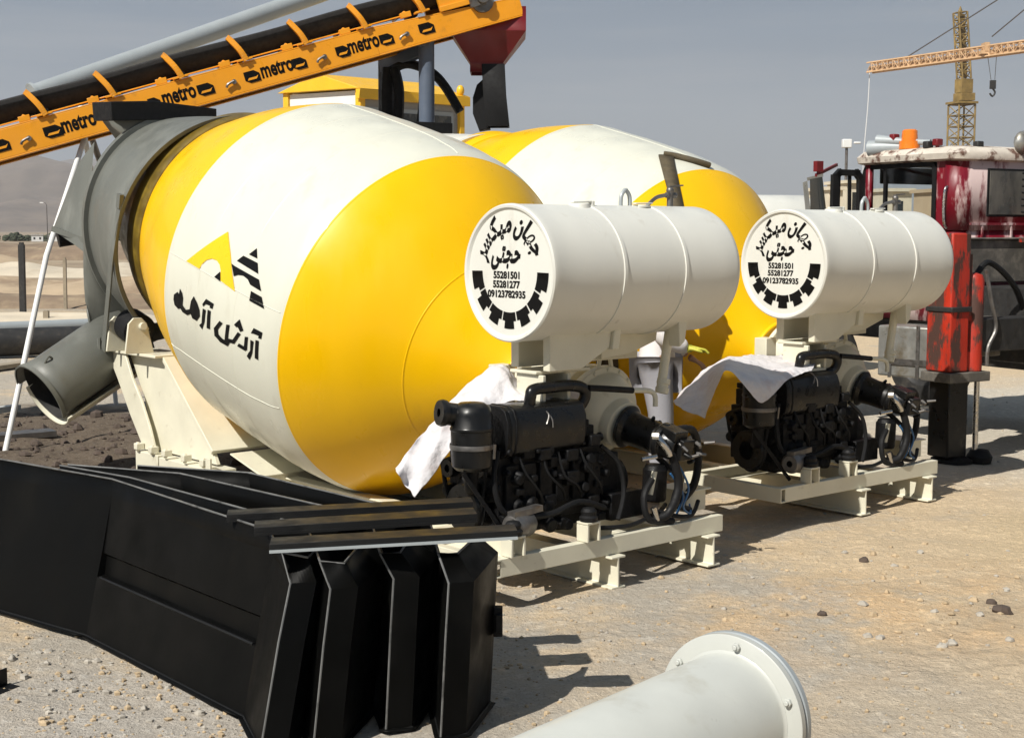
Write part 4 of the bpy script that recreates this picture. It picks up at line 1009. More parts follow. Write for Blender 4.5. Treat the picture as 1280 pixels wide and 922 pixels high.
# ================================================================== BLACK FENDERS IN FRONT
def fender(label, top, mid, lean, ledge_seg=None, zt=.68, zm=.60):
    """an arched sheet fender lying on its side: plan outline at two heights, leaning"""
    T = [G(q_[0], q_[1], q_[2] if len(q_) > 2 else zt) for q_ in top]; Mi = [G(q_[0], q_[1], q_[2] if len(q_) > 2 else zm) for q_ in mid]
    base = Mi[0].copy(); base.z = 0
    n = len(T); b = MB(); ln = Vector((lean[0], lean[1], 0))
    N = []
    for i in range(n):
        e = (Mi[min(i + 1, n - 1)] - Mi[max(i - 1, 0)]); e.z = 0; e.normalize(); N.append(Vector((e.y, -e.x, 0)) * (1 if True else -1))
    levels = [(0.012, .022), (.015, 0), (.262, 0), (.268, -.034), (.352, -.028), (.366, -.008), (.60, 0)]
    rows = []
    for z, off in levels:
        row = []
        for i in range(n):
            p = Mi[i] + ln * ((zm - z) / zm); row.append(Vector((p.x, p.y, z if z < zm else Mi[i].z)))
        rows.append((row, off if z > .02 else 0, off if z < .02 else 0))
    rows.append((T, 0, 0))
    P = []
    for r, off, foot in rows:
        out = []
        for i in range(n - 1):
            led = ledge_seg and ledge_seg[0] <= i < ledge_seg[1]; e = r[i + 1] - r[i]; e.z = 0; e.normalize(); nn_ = Vector((e.y, -e.x, 0))
            for k in range(9):
                t = k / 8; p = r[i].lerp(r[i + 1], t) + nn_ * ((off if led else 0) + foot)
                if 0 < k < 8: p = p + nn_ * (.0035 * noise.noise(Vector((p.x * 4, p.y * 4, p.z * 6))))
                out.append(p - base)
        P.append(out)
    b.grid(P); rows = [r[0] for r in rows]
    root = thing('fender', label, 'fender', base, 0, 'black sheet fenders lying in front of the mixers')
    b.build('panel', 'black_sheet', root, solid=.005, angle=6, recalc=False)
    q = MB(); q.tube([p - base + Vector((0, 0, .002)) for p in T], .0045, 6, smooth=False); q.build('top_edge_highlight', 'edge_highlight', root)
    ci = 4 if ledge_seg else 3; q = MB(); q.tube([r[ci] - base for r in rows[1:]], .0042, 6, smooth=False); q.build('corner_edge_highlight', 'edge_highlight', root)
    q = MB(); q.tube([p - base for p in rows[0]], .009, 6, smooth=False); q.build('bottom_edge', 'black_edge', root)
    if ledge_seg:
        a_, c_ = rows[2][ledge_seg[0]] - base, rows[2][ledge_seg[1]] - base; e = (c_ - a_).normalized(); q = MB(); q.tube([a_ + e * .03 + Vector((0, 0, .003)), c_ - e * .02 + Vector((0, 0, .003))], .0065, 6, smooth=False); q.build('ledge_highlight', 'black_edge', root)  # paler tube laid along the ledge to stand for the sky light it catches
    return root, base, rows
fender('leftmost black fender with its full outer face towards the gravel',
       [(-90, 560), (17, 577), (140, 599), (336, 663), (353, 691, .65), (385, 697, .65), (398, 685, .66), (410, 681, .66)], [(-90, 582), (17, 600), (140, 623), (340, 689), (363, 729, .56), (395, 727, .56), (420, 701, .57), (428, 694, .57)], (-.09, -.15), (2, 3))
fender('black fender second from the left in the nested row', [(75, 582), (162, 597), (384, 658), (400, 702, .65), (430, 704, .65), (447, 684, .66), (458, 678, .66)], [(75, 605), (165, 620), (390, 684), (413, 736, .56), (447, 733, .56), (478, 705, .57), (486, 697, .57)], (-.06, -.06), None)
fender('black fender third from the left in the nested row', [(85, 581), (225, 592), (463, 646), (475, 692, .65), (500, 691, .65), (507, 681, .66), (516, 676, .66)], [(85, 603), (228, 614), (470, 670), (492, 723, .56), (524, 721, .56), (541, 700, .57), (548, 694, .57)], (-.03, -.03), None)
fr4 = fender('rightmost black fender of the nested row with a small latch on its end', [(172, 582), (310, 591), (536, 645), (548, 692, .65), (572, 692, .65), (588, 677, .66), (598, 670, .66)], [(172, 604), (314, 613), (543, 669), (561, 729, .56), (592, 726, .56), (619, 693, .585), (622, 690, .585)], (-.03, -.04), None)
q = MB(); P0 = fr4[2][4][-1] - fr4[1] + Vector((.014, -.03, -.02)); q.box(P0, (.035, .05, .11)); q.box(P0 + Vector((.004, -.03, 0)), (.028, .02, .07)); q.build('latch', 'rubber', fr4[0], bevel=.004)
BARS = [('front black angle bar on the fenders with a bright front lip', (338, 677, .705), (645, 660, .735), .115, .026), ('middle black angle bar on the fenders behind the front bar', (318, 656, .715), (594, 639, .74), .125, .026), ('rear black angle bar on the fenders next to the drum', (284, 641, .70), (590, 625, .725), .10, .024)]
for lab, a, c, w, h in BARS:
    p, q_ = G(*a), G(*c); e = (q_ - p).normalized(); t = thing('angle_bar', lab, 'angle bar', p, 0, 'black angle bars laid over the fenders')
    L_ = q_ - p; o = MB()
    # side + is towards +Y of the plan seen along the bar: outline is a flat leg with a turned-down lip at the viewer's side
    o.extr([(-w / 2, -.004), (-w / 2, .004), (w / 2, .004), (w / 2, -h), (w / 2 - .008, -h), (w / 2 - .008, -.004)], (0, 0, 0), L_)
    o.build('flat_leg', 'black_edge', t, bevel=.0015)
    sd = e.cross(Vector((0, 0, 1))).normalized(); o = MB(); o.bar(sd * (w / 2 + .003) + Vector((0, 0, -h + .004)), L_ + sd * (w / 2 + .003) + Vector((0, 0, -h + .004)), .006, .010); o.build('lip_edge', 'tube_grey' if h > .025 and w < .12 else 'black_edge', t)

# ================================================================== FLANGED PIPE
ax = Vector((math.sin(R(40)), math.cos(R(40)), 0)); fc = W(910, 906, 4.35); fc.z = .262
t = thing('flanged_pipe', 'pale grey pipe with a bolted flange lying in the foreground', 'pipe', (fc.x, fc.y, 0))
c0 = Vector((0, 0, fc.z))
q = MB(); q.lathe([(-3.2, .19), (-3.2, .202), (-.012, .202), (-.004, .206), (.0, .212), (.0, .19)], c0, ax, 72, close=True); q.build('pipe_body', 'pipe_white', t)
q = MB(); q.lathe([(.001, .19), (.001, .258), (.004, .262), (.026, .262), (.03, .258), (.03, .19)], c0, ax, 96, close=True); fl = q.build('flange', 'pipe_white', t)
q = MB(); q.lathe([(.031, .19), (.031, .256), (.036, .256), (.036, .19)], c0, ax, 96, close=True); q.build('gasket', 'post_blue', t)
q = MB(); q.lathe([(.037, .001), (.037, .258), (.041, .262), (.060, .262), (.064, .258), (.064, .001)], c0, ax, 96); q.build('blind_flange', 'tube_grey', t)
x, y, e = axes(ax)
px_, pz_ = Vector((ax.y, -ax.x, 0)), Vector((0, 0, 1))
for k in range(6):
    a = R(83 + 60 * k); r = px_ * math.cos(a) * .232 + pz_ * math.sin(a) * .232
    q = MB(); q.bolt(c0 + r, -ax, .014, .011); q.cyl(c0 + r - ax * .011, c0 + r - ax * .018, .008, .008, 10); q.bolt(c0 + r + ax * .064, ax, .016, .016); q.build('bolt', 'pipe_white', fl, bevel=.002)

# ================================================================== BELT CONVEYOR
p0, p1 = W(-260, 272, 11.95), W(655, 18, 13.7)
u = (p1 - p0).normalized(); vv = Vector((-u.y, u.x, 0)).normalized(); ww = u.cross(vv)
if ww.z < 0: ww = -ww
LC = (p1 - p0).length
conv = thing('belt_conveyor', 'orange inclined belt conveyor passing behind the front mixer', 'conveyor', (p0.x, p0.y, 0))
O0 = Vector((0, 0, p0.z))
def cv(s, v, w): return O0 + u * s + vv * v + ww * w
def upx(px):     # distance along the conveyor of a photo column
    r = ray(px, 100); n = u.cross(Vector((0, 0, 1))); best = 0
    lo, hi = 0.0, LC * 1.1
    for _ in range(50):
        m_ = (lo + hi) / 2; P = Vector((p0.x, p0.y, 0)) + cv(m_, 0, .12); d = P - Vector((0, 0, EYE))
        X = 640 + FPX * d.x / (d.y * _c - d.z * _s)
        if X < px: lo = m_
        else: hi = m_
    return lo
H_ = .245
for v, sgn in ((0, 1), (.62, -1)):
    q = MB(); t_ = .012
    s0 = upx(470); taper = lambda s: H_ if s < s0 else H_ - (H_ - .16) * (s - s0) / (LC - s0)
    for (a, b_) in ((0, s0), (s0, LC)):
        ha, hb = taper(a), taper(b_); y0, y1 = (v, v + t_) if sgn > 0 else (v - t_, v); f1 = .075 * sgn
        vs = [cv(a, y0, 0), cv(a, y1, 0), cv(a, y1, ha), cv(a, y0, ha), cv(b_, y0, 0), cv(b_, y1, 0), cv(b_, y1, hb), cv(b_, y0, hb)]
        q.add(vs, [(0, 1, 2, 3), (7, 6, 5, 4), (0, 4, 5, 1), (1, 5, 6, 2), (2, 6, 7, 3), (3, 7, 4, 0)])
        e0, e1 = (v, v + f1) if sgn > 0 else (v + f1, v)
        for wa, wb in ((ha + .001, hb + .001), (-.013, -.013)):
            vs = [cv(a, e0, wa), cv(a, e1, wa), cv(a, e1, wa + .012), cv(a, e0, wa + .012), cv(b_, e0, wb), cv(b_, e1, wb), cv(b_, e1, wb + .012), cv(b_, e0, wb + .012)]
            q.add(vs, [(0, 1, 2, 3), (7, 6, 5, 4), (0, 4, 5, 1), (1, 5, 6, 2), (2, 6, 7, 3), (3, 7, 4, 0)])
    q.build('side_beam', 'orange', conv, bevel=.003, merge=False)
q = MB(); sb = LC - .35
prof = [(.0, .475), (.13, .32), (.49, .32), (.62, .475)]
q.grid([[cv(s, v, w + .006 * math.sin(s * 4)) for v, w in prof] for s in np.linspace(0, sb, 40)]); q.build('belt', 'belt', conv, solid=.02, angle=20)
q = MB(); q.grid([[cv(s, v, .06) for v in (.08, .54)] for s in (0, sb)]); q.build('return_belt', 'belt', conv, solid=.015)
for px in (-115, -30, 55, 141, 225, 305, 380, 454, 526):
    s = upx(px + 5)
    for v in (-.012, .632):
        q = MB()
        pts = [cv(s + .03, v, .262), cv(s + .0, v - .01, .36), cv(s - .055, v, .47), cv(s - .075, v + .006, .50)]
        pts = spline(pts, 5)
        for i in range(len(pts) - 1): q.bar(pts[i], pts[i + 1] + (pts[i + 1] - pts[i]) * .04, .05, .05, up=vv)
        q.box(cv(s + .02, v + .03, .275), (.14, .09, .018), (u, vv, ww)); ib = q.build('idler_bracket', 'orange', conv, bevel=.004)
    q = MB(); q.cyl(cv(s - .02, .14, .285), cv(s - .02, .48, .285), .035, .035, 12); q.build('idler_roller', 'rubber', ib)
    q = MB(); q.cyl(cv(s + .045, -.02, .30), cv(s + .045, .03, .30), .02, .02, 10); q.build('idler_pin', 'rubber', ib)
for px in (12, 98, 183, 262, 340, 412, 488):
    s = upx(px + 26); q = MB(); q.box(cv(s, .04, .285), (.10, .07, .05), (u, vv, ww)); q.cyl(cv(s, .05, .31), cv(s, .6, .31), .016, .016, 8); q.bar(cv(s - .6, .05, .285), cv(s, .05, .285), .012, .012); q.build('return_bracket', 'orange', conv, bevel=.003)
# lettering and pads on the front beam
for px in (98.5, 224, 346.5, 454.5):
    s = upx(px); q = MB(); vs, fs, w = glyphs('metro', .21, .007); x0 = min(a[0] for a in vs); k = .305 / (w - x0)
    q.add([cv(s - .1525 + (a - x0) * k, -.0022, .075 + b_ * .92) for a, b_ in vs], fs); q.build('lettering', 'mark_black', conv, recalc=False, merge=False, angle=180)
for px, wpx in ((66, 19), (1, 18), (193, 13), (257, 18), (315, 17), (374, 16), (428, 15), (483, 16), (533, 18)):
    s = upx(px); hw = wpx / FPX * 12.7 / 2 * 1.15; q = MB(); c = .045
    q.prism([cv(s - hw, -.001, .09), cv(s - hw + c, -.001, .06), cv(s + hw, -.001, .06), cv(s + hw, -.001, .13), cv(s + hw - c, -.001, .165), cv(s - hw, -.001, .165)], vv * -.004)
    pd = q.build('beam_emblem', 'mark_black', conv, recalc=True)
    q = MB(); q.prism([cv(s - hw * .7, -.0055, .085), cv(s + hw * .5, -.0055, .085), cv(s + hw * .8, -.0055, .115), cv(s + hw * .5, -.0055, .105), cv(s - hw * .5, -.0055, .105)], vv * -.002); q.build('emblem_wave', 'orange', pd)
for px in (36, 170, 292, 405, 508):
    s = upx(px); q = MB(); q.cyl(cv(s, -.03, .11), cv(s, .01, .11), .022, .022, 10); q.tube([cv(s - .08, -.02, .075), cv(s - .06, -.025, .10), cv(s, -.025, .115)], .012, 6); q.build('grease_fitting', 'dull_steel', conv)
# head frame with drive, red discharge hopper and rubber sock
q = MB(); s1, s2 = upx(555), upx(590)
for v in (0, .58): q.box(cv((s1 + s2) / 2, v + .02, .38), (s2 - s1, .05, .30), (u, vv, ww))
q.box(cv(upx(573), -.012, .245), (.30, .02, .05), (u, vv, ww)); q.box(cv((s1 + s2) / 2, .30, .56), (s2 - s1, .62, .05), (u, vv, ww)); q.build('head_frame', 'orange', conv, bevel=.004)
q = MB(); q.box(cv(upx(566), -.012, .42), (.14, .02, .10), (u, vv, ww)); q.build('head_opening', 'rubber', conv)
q = MB(); q.cyl(cv(upx(606), -.03, .22), cv(upx(606), .66, .22), .11, .11, 20); q.box(cv(upx(600), -.03, .24), (.16, .05, .12), (u, vv, ww)); q.cyl(cv(upx(606), -.09, .25), cv(upx(606), -.02, .25), .06, .06, 14); q.build('head_pulley', 'dull_steel', conv, bevel=.004)
cb = Vector((p0.x, p0.y, 0))
def lp(px, py, Y): return W(px, py, Y) - cb
def hopper_ring(l, r, y, dy, Y=13.70):
    a, c = lp(l, y, Y), lp(r, y, Y); return [a, c, c + Vector((0, dy, 0)), a + Vector((0, dy, 0))]
q = MB(); q.grid([hopper_ring(566, 657, 8, .62), hopper_ring(563, 657, 38, .62), hopper_ring(588, 629, 78, .34, 13.85), hopper_ring(588, 629, 90, .34, 13.85)], wrap=True); q.build('discharge_hopper', 'darkred', conv, solid=.012, angle=15)
q = MB(); q.grid([hopper_ring(603, 630, 80, .28, 13.82), hopper_ring(605, 632, 120, .26, 13.80), hopper_ring(609, 636, 158, .24, 13.78)], wrap=True)
rb = q.build('rubber_sock', 'rubber', conv, solid=.02, angle=25, bevel=.004)
q = MB(); q.prism([lp(*a_, 13.9) for a_ in ((606, 97), (596, 106), (591, 122), (591, 142), (599, 163), (613, 161), (608, 120))], Vector((0, .22, 0))); q.build('rubber_flap', 'rubber', conv, bevel=.006)
# legs
def leg(name, pts, r, m): q = MB(); q.tube([p - cb if True else p for p in pts], r, 12, smooth=False); return q.build(name, m, conv)
leg('leg', [W(106, 172, 12.8), W(58, 320, 12.1), Vector((W(3, 480, 11.4).x, 11.4, -.02))], .024, 'cabin_white')
leg('leg', [W(106, 172, 12.8), W(118, 235, 13.6), Vector((W(140, 320, 14.6).x, 14.6, -.02))], .024, 'cabin_white')
leg('leg', [W(113, 168, 13.4), W(126, 205, 13.8), Vector((W(160, 300, 15.2).x, 15.2, -.02))], .030, 'dull_steel')
leg('leg', [W(100, 125, 13.4), W(106, 180, 13.0)], .026, 'cabin_white')
leg('post', [W(533, 50, 13.6), Vector((W(533, 150, 13.6).x, 13.6, -.02))], .075, 'post_blue')
leg('post', [W(482, 75, 14.2), Vector((W(482, 150, 14.2).x, 14.2, -.02))], .075, 'chassis')
q = MB(); q.bar(lp(478, 84, 14.1), lp(530, 62, 13.75), .08, .11); q.bar(lp(524, 44, 13.55), lp(537, 44, 13.55), .05, .22); q.build('cross_arm', 'post_blue', conv, bevel=.004)
q = MB(); q.tube([lp(489, 88, 14.0), lp(510, 80, 13.9), lp(538, 90, 13.9), lp(556, 108, 13.9), lp(575, 140, 13.9)], .045, 8); q.tube([lp(486, 85, 14.0), lp(484, 120, 14.0), lp(486, 170, 14.0)], .07, 8); q.tube([lp(493, 86, 13.95), lp(499, 115, 13.95), lp(497, 165, 13.95)], .05, 8); q.tube([lp(527, 120, 13.8), lp(524, 150, 13.8), lp(520, 160, 13.8)], .025, 8)
q.build('hanging_hose', 'rubber', conv)

# grey feed tube rising over the conveyor
a, c = W(40, 119, 16.6), W(430, -18, 19.4)
q = MB(); q.cyl((0, 0, 0), c - a, .115, .115, 32); o = q.build('feed_tube', 'tube_grey'); o.location = a
tag(o, 'long grey steel tube slanting up into the sky above the conveyor', 'tube')
q = MB(); q.bar((0, 0, .06), (0, 0, -a.z - .05), .10, .10); q.build('tube_post', 'tube_grey', o); q = MB(); q.lathe([(.0, .118), (.0, .14), (.04, .14), (.04, .118)], (0, 0, 0), c - a, 24, close=True); q.build('tube_flange', 'tube_grey', o)

# yellow control cabin
cc = W(450, 108, 20.0); gdir = Vector((-.85, .53, 0)).normalized(); sdir = Vector((.75, .66, 0)).normalized(); up = Vector((0, 0, 1))
cab = thing('control_cabin', 'small yellow control cabin with white gable panel behind the drums', 'cabin', (cc.x, cc.y, 0))
gw, sl_, zt, zb = 1.42, 1.9, cc.z, cc.z - 2.3
def cp(g, s, z): return gdir * g + sdir * s + up * z
q = MB(); q.prism([cp(.05, .05, zb), cp(gw - .05, .05, zb), cp(gw - .05, .05, zt - .05), cp(.05, .05, zt - .05)], sdir * (sl_ - .1)); q.build('wall', 'cabin_grey', cab)
for g, s in ((0, 0), (gw - .09, 0), (0, sl_ - .09), (gw - .09, sl_ - .09)):
    q = MB(); q.prism([cp(g, s, zb - .05), cp(g + .09, s, zb - .05), cp(g + .09, s + .09, zb - .05), cp(g, s + .09, zb - .05)], up * (zt - zb + .02)); q.build('corner_post', 'cabin_yellow', cab, bevel=.006)

q = MB(); q.prism([cp(-.05, -.06, zt - .03), cp(gw + .05, -.06, zt - .03), cp(gw / 2, -.06, zt + .21)], sdir * (sl_ + .12)); q.build('roof', 'cabin_yellow', cab, bevel=.008)
q = MB(); q.prism([cp(-.055, -.05, zt - .17), cp(-.055, sl_ + .05, zt - .17), cp(-.055, sl_ + .05, zt - .035), cp(-.055, -.05, zt - .035)], gdir * .08)
q.prism([cp(.09, .02, zt - .42), cp(gw - .09, .02, zt - .42), cp(gw - .09, .02, zt - .36), cp(.09, .02, zt - .36)], sdir * .03); q.build('fascia', 'cabin_yellow', cab, bevel=.004)
q = MB(); q.prism([cp(.095, .035, zt - .355), cp(gw - .095, .035, zt - .355), cp(gw - .095, .035, zt - .05), cp(.095, .035, zt - .05)], sdir * .012); q.prism([cp(.095, .035, zt - .62), cp(gw - .095, .035, zt - .62), cp(gw - .095, .035, zt - .43), cp(.095, .035, zt - .43)], sdir * .012); q.build('gable_panel', 'cabin_white', cab)
q = MB(); q.prism([cp(.20, .03, zt - 1.3), cp(gw - .15, .03, zt - 1.3), cp(gw - .15, .03, zt - .64), cp(.20, .03, zt - .64)], sdir * .012); q.build('window', 'dark_glass', cab)
for a_, b_ in ((.12, .50), (.62, 1.72)):
    q = MB(); q.prism([cp(.035, a_, zt - 1.2), cp(.035, b_, zt - 1.2), cp(.035, b_, zt - .27), cp(.035, a_, zt - .27)], gdir * .012); wf = q.build('window', 'tube_grey', cab)
    q = MB(); q.prism([cp(.026, a_ + .05, zt - 1.15), cp(.026, b_ - .05, zt - 1.15), cp(.026, b_ - .05, zt - .33), cp(.026, a_ + .05, zt - .33)], gdir * .007); q.build('pane', 'dusty_glass', wf)
q = MB()
for g, s in ((.1, .1), (gw - .1, .1), (.1, sl_ - .1), (gw - .1, sl_ - .1)): q.bar(cp(g, s, -.02), cp(g, s, zb), .12, .12)
q.build('stand', 'dull_steel', cab)
q = MB(); q.ball(cp(.04, sl_ - .04, zt + .06), .06, 10, 6, (1, 1, 1.4)); q.build('post_cap', 'cabin_yellow', cab)

# ================================================================== CRANE TRUCK
T_ = Frame(3.75, 11.9, 30)
def tl(P): return T_.loc(P)
trk = thing('crane_truck', 'old red crane truck with a peeling cab and lowered outrigger', 'crane truck', T_.o, R(T_.deg))
q = MB(); r_ = .13
def cab_ring(z, inset=0.0, y1=1.15):
    P = []
    for cx, cy, a0 in ((r_, r_, 180), (2.1 - r_, r_, 270), (2.1 - r_, y1 - r_, 0), (r_, y1 - r_, 90)):
        for k in range(6):
            t = R(a0 + 90 * k / 5); P.append(Vector((cx + (r_ - inset) * math.cos(t), cy + (r_ - inset) * math.sin(t), z)))
    return P
# lower body
q.grid([cab_ring(z) for z in (1.02, 1.2, 1.5, 1.80)], wrap=True)
q.build('cab', 'cab_red', trk, solid=.02, angle=50)
# pillars around the openings
q = MB()
ringA = cab_ring(1.80); ringB = cab_ring(2.42)
def wallstrip(i0, i1, z0=1.801, z1=2.42):
    P0, P1 = cab_ring(z0), cab_ring(z1); n = len(P0)
    q.grid([[P0[i % n] for i in range(i0, i1 + 1)], [P1[i % n] for i in range(i0, i1 + 1)]])
wallstrip(0, 10); wallstrip(14, 16); wallstrip(20, 23)
q.build('pillar', 'cab_red', trk, solid=.05, angle=50)
q = MB()   # extra width of the rear side pillar
q.bb(-.004, .03, .10, .245, 1.80, 2.42); q.build('door_post', 'cab_red', trk, bevel=.01)
q = MB(); ringR = []
for z, g in ((2.385, .02), (2.40, .07), (2.45, .08), (2.50, .03), (2.525, -.15), (2.54, -.45)):
    P = []
    for p in cab_ring(z):
        d_ = Vector((p.x - 1.05, p.y - .575, 0)); P.append(Vector((p.x + d_.x / 1.05 * g, p.y + d_.y / .575 * g * .8, z + .012 * noise.noise(p * 3))))
    ringR.append(P)
q.grid(ringR, wrap=True); q.add(ringR[-1], [tuple(range(len(ringR[-1])))]); q.add(ringR[0], [tuple(range(len(ringR[0])))])
q.build('roof', 'cab_roof', trk, angle=50)
# window surrounds
def frame_yz(x, y0, y1, z0, z1, w, th, rr=.08):
    b = MB()
    def rrect(m):
        P = []
        for cy, cz, a0 in ((y1 - rr, z1 - rr, 0), (y0 + rr, z1 - rr, 90), (y0 + rr, z0 + rr, 180), (y1 - rr, z0 + rr, 270)):
            for k in range(5): t = R(a0 + 22.5 * k); P.append((cy + (rr - m) * math.cos(t), cz + (rr - m) * math.sin(t)))
        return P
    O_, I_ = rrect(0), rrect(w)
    b.grid([[Vector((x, a, c)) for a, c in O_], [Vector((x, a, c)) for a, c in I_], [Vector((x + th, a, c)) for a, c in I_], [Vector((x + th, a, c)) for a, c in O_], [Vector((x, a, c)) for a, c in O_]], wrap=True); return b, I_
b_, I_ = frame_yz(-.012, .24, 1.12, 1.72, 2.39, .045, .05); wf = b_.build('window_frame', 'rubber', trk)
q = MB(); q.bb(.0, .03, .84, .87, 1.78, 2.36); q.build('quarter_bar', 'rubber', wf)
q = MB(); q.bb(.55, .66, .42, .68, 2.08, 2.27); q.bb(.58, .63, .46, .49, 1.9, 2.09); q.bb(.58, .63, .60, .63, 1.9, 2.09); hd = q.build('headrest', 'rubber', trk, bevel=.03)
q = MB(); q.bb(.30, .86, .10, .36, 1.3, 2.06); q.bb(.35, .82, .35, .85, 1.2, 1.42); q.bb(.35, .8, .28, .55, 1.9, 1.98); q.build('seat', 'rubber', trk, bevel=.03)
q = MB(); q.tube([(.45, 1.0, 1.70), (.3, .95, 1.85), (.45, .9, 1.95), (.6, .95, 1.85), (.45, 1.0, 1.70)], .014, 8); q.bb(.1, 2.0, .98, 1.10, 1.35, 1.83); q.build('dashboard', 'rubber', trk)
q = MB(); q.tube([(-.02, .10, 1.82), (-.05, .10, 1.86), (-.055, .105, 2.0), (-.05, .10, 2.14), (-.02, .10, 2.17)], .012, 8); q.build('grab_handle', 'steel', trk)
q = MB(); q.bb(2.085, 2.10, .16, 1.0, 2.20, 2.40); q.build('sun_strip', 'strap', trk)
b_, I_ = frame_yz(2.06, .14, 1.02, 1.74, 2.41, .05, .05); b_.build('far_window_frame', 'rubber', trk)
q = MB(); q.bb(.12, 1.98, .10, 1.05, 2.375, 2.384); q.build('roof_lining', 'grime', trk)
q = MB(); q.grid([[(.006, .20, 1.76), (.006, 1.09, 1.76)], [(.006, .20, 2.36), (.006, 1.09, 2.36)]]); q.build('side_glass', 'glass', trk)
q = MB(); q.grid([[(2.08, .18, 1.78), (2.08, 1.0, 1.78)], [(2.08, .18, 2.37), (2.08, 1.0, 2.37)]]); q.build('far_glass', 'glass', trk)
q = MB(); q.bb(.1, .95, 1.0, 1.02, 2.22, 2.37); q.build('sun_visor', 'chassis', trk, bevel=.008)
# rear window and seams
q = MB(); q.bb(.315, .965, -.033, -.022, 1.915, 2.325); rw = q.build('rear_window', 'rubber', trk, bevel=.01); q = MB(); q.bb(.335, .945, -.042, -.036, 1.935, 2.305); q.build('pane', 'dusty_glass', rw)
q = MB()
for x in (.26, .62, 1.1): q.bb(x, x + .018, -.034, -.022, 1.60, 1.84)
q.bb(.12, 2.0, -.036, -.022, 1.845, 1.865); q.build('rear_rib', 'cab_red', trk)
q = MB(); q.bb(.02, 2.1, -.06, -.02, 1.36, 1.72); q.bb(.0, 2.1, -.09, -.0, 1.722, 1.74); q.build('rear_panel', 'grime', trk, bevel=.006)
# hoses coiled at the back of the cab
for k in range(7):
    z = 1.96 + k * .055; q = MB(); q.tube([(.66, -.10, z), (.78, -.20, z - .015), (1.0, -.24, z), (1.3, -.2, z + .01)], .012, 6); q.build('coil_hose', 'rubber', trk)
q = MB(); q.cyl((.95, -.22, 1.86), (.95, -.27, 1.855), .07, .065, 24); lr = q.build('tail_lamp', 'leg_red', trk, bevel=.006); q = MB(); q.lathe([(0, .001), (.0, .03), (-.008, .035), (-.01, .001)], (.95, -.272, 1.855), (0, 1, 0), 20); q.build('lens', 'amber', lr)
q = MB(); q.bar((.80, -.18, 1.74), (.80, -.18, 2.02), .03, .03, up=(0, 1, 0)); q.bar((.80, -.18, 2.0), (1.6, -.18, 2.0), .03, .03); q.build('guard_rail', 'leg_red', trk)
q = MB(); q.bb(.62, 2.1, -1.6, -.12, 1.70, 1.735); q.build('deck_plate', 'leg_red', trk)
# roof gear
q = MB(); pb = tl(W(1137, 176, 12.5)); z0 = 2.52; q.lathe([(0, .085), (.02, .088), (.025, .072), (.12, .066), (.132, .05), (.135, .001)], (pb.x, pb.y, z0 + .03), (0, 0, 1), 24); bc = q.build('beacon', 'amber', trk); q = MB(); q.lathe([(-.04, .07), (-.04, .09), (.03, .09)], (pb.x, pb.y, z0 + .03), (0, 0, 1), 24); q.build('beacon_base', 'amber', bc)
q = MB(); a, c = tl(W(1087, 186, 12.75)), tl(W(1140, 183, 12.5)); q.lathe([(0, .001), (.0, .075), (.08, .07), (.3, .035), (.45, .03)], a, c - a, 20); a, c = tl(W(1097, 176, 12.7)), tl(W(1158, 178, 12.4)); q.lathe([(0, .001), (0, .055), (.05, .05), (.25, .028), (.5, .026)], a, c - a, 16); q.build('air_horn', 'tube_grey', trk)
for px, py, Y in ((1118, 172, 12.6), (1160, 181, 12.2), (1172, 178, 12.15), (1223, 181, 12.1)):
    q = MB(); p = tl(W(px, py, Y)); q.box((p.x, p.y, p.z), (.075, .06, .06)); q.box((p.x, p.y, p.z - .05), (.03, .03, .06)); q.build('marker_lamp', 'darkred' if px in (1118, 1172) else 'chassis', trk, bevel=.010)
q = MB(); p = tl(W(1279, 178, 12.2)); q.ball(p, .10, 14, 8, (1, .6, 1)); q.bar(p, (p.x, p.y, 2.50), .03, .03, up=(0, 1, 0)); q.build('work_lamp', 'silver', trk)
# open door with its window frame, and mirrors
h = Vector((-.02, 1.12, 0)); df = (tl(W(1040, 240, 12.75)) - h); df.z = 0; dl = df.length; df.normalize(); dn = Vector((-df.y, df.x, 0))
def door_pt(s, z): return h + df * s + Vector((0, 0, z))
q = MB()
def strip(P, w, th):
    P = spline([Vector(p) for p in P], 5)
    for i in range(len(P) - 1): q.bar(P[i], P[i + 1] + (P[i + 1] - P[i]) * .05, w, th, up=dn)
q.bar(door_pt(dl - .03, 1.72), door_pt(dl - .035, 2.30), .05, .075, up=df); q.bar(door_pt(dl - .073, 2.32), door_pt(.03, 2.315), .05, .055)
q.bar(door_pt(dl - .037, 2.285), door_pt(dl - .09, 2.335), .05, .055); q.bar(door_pt(.075, 2.335), door_pt(.015, 2.27), .05, .055); q.bar(door_pt(.012, 2.28), door_pt(.0, 1.72), .05, .06, up=df)
q.bar(door_pt(.13, 2.31), door_pt(.12, 1.76), .018, .03); q.bar(door_pt(.24, 2.30), door_pt(dl - .03, 1.95), .014, .014)
dfm = q.build('door_frame', 'rubber', trk)
q = MB(); q.prism([door_pt(.0, 1.05), door_pt(dl, 1.05), door_pt(dl, 1.76), door_pt(.0, 1.76)], dn * .05); q.build('door', 'cab_red', trk, bevel=.01)
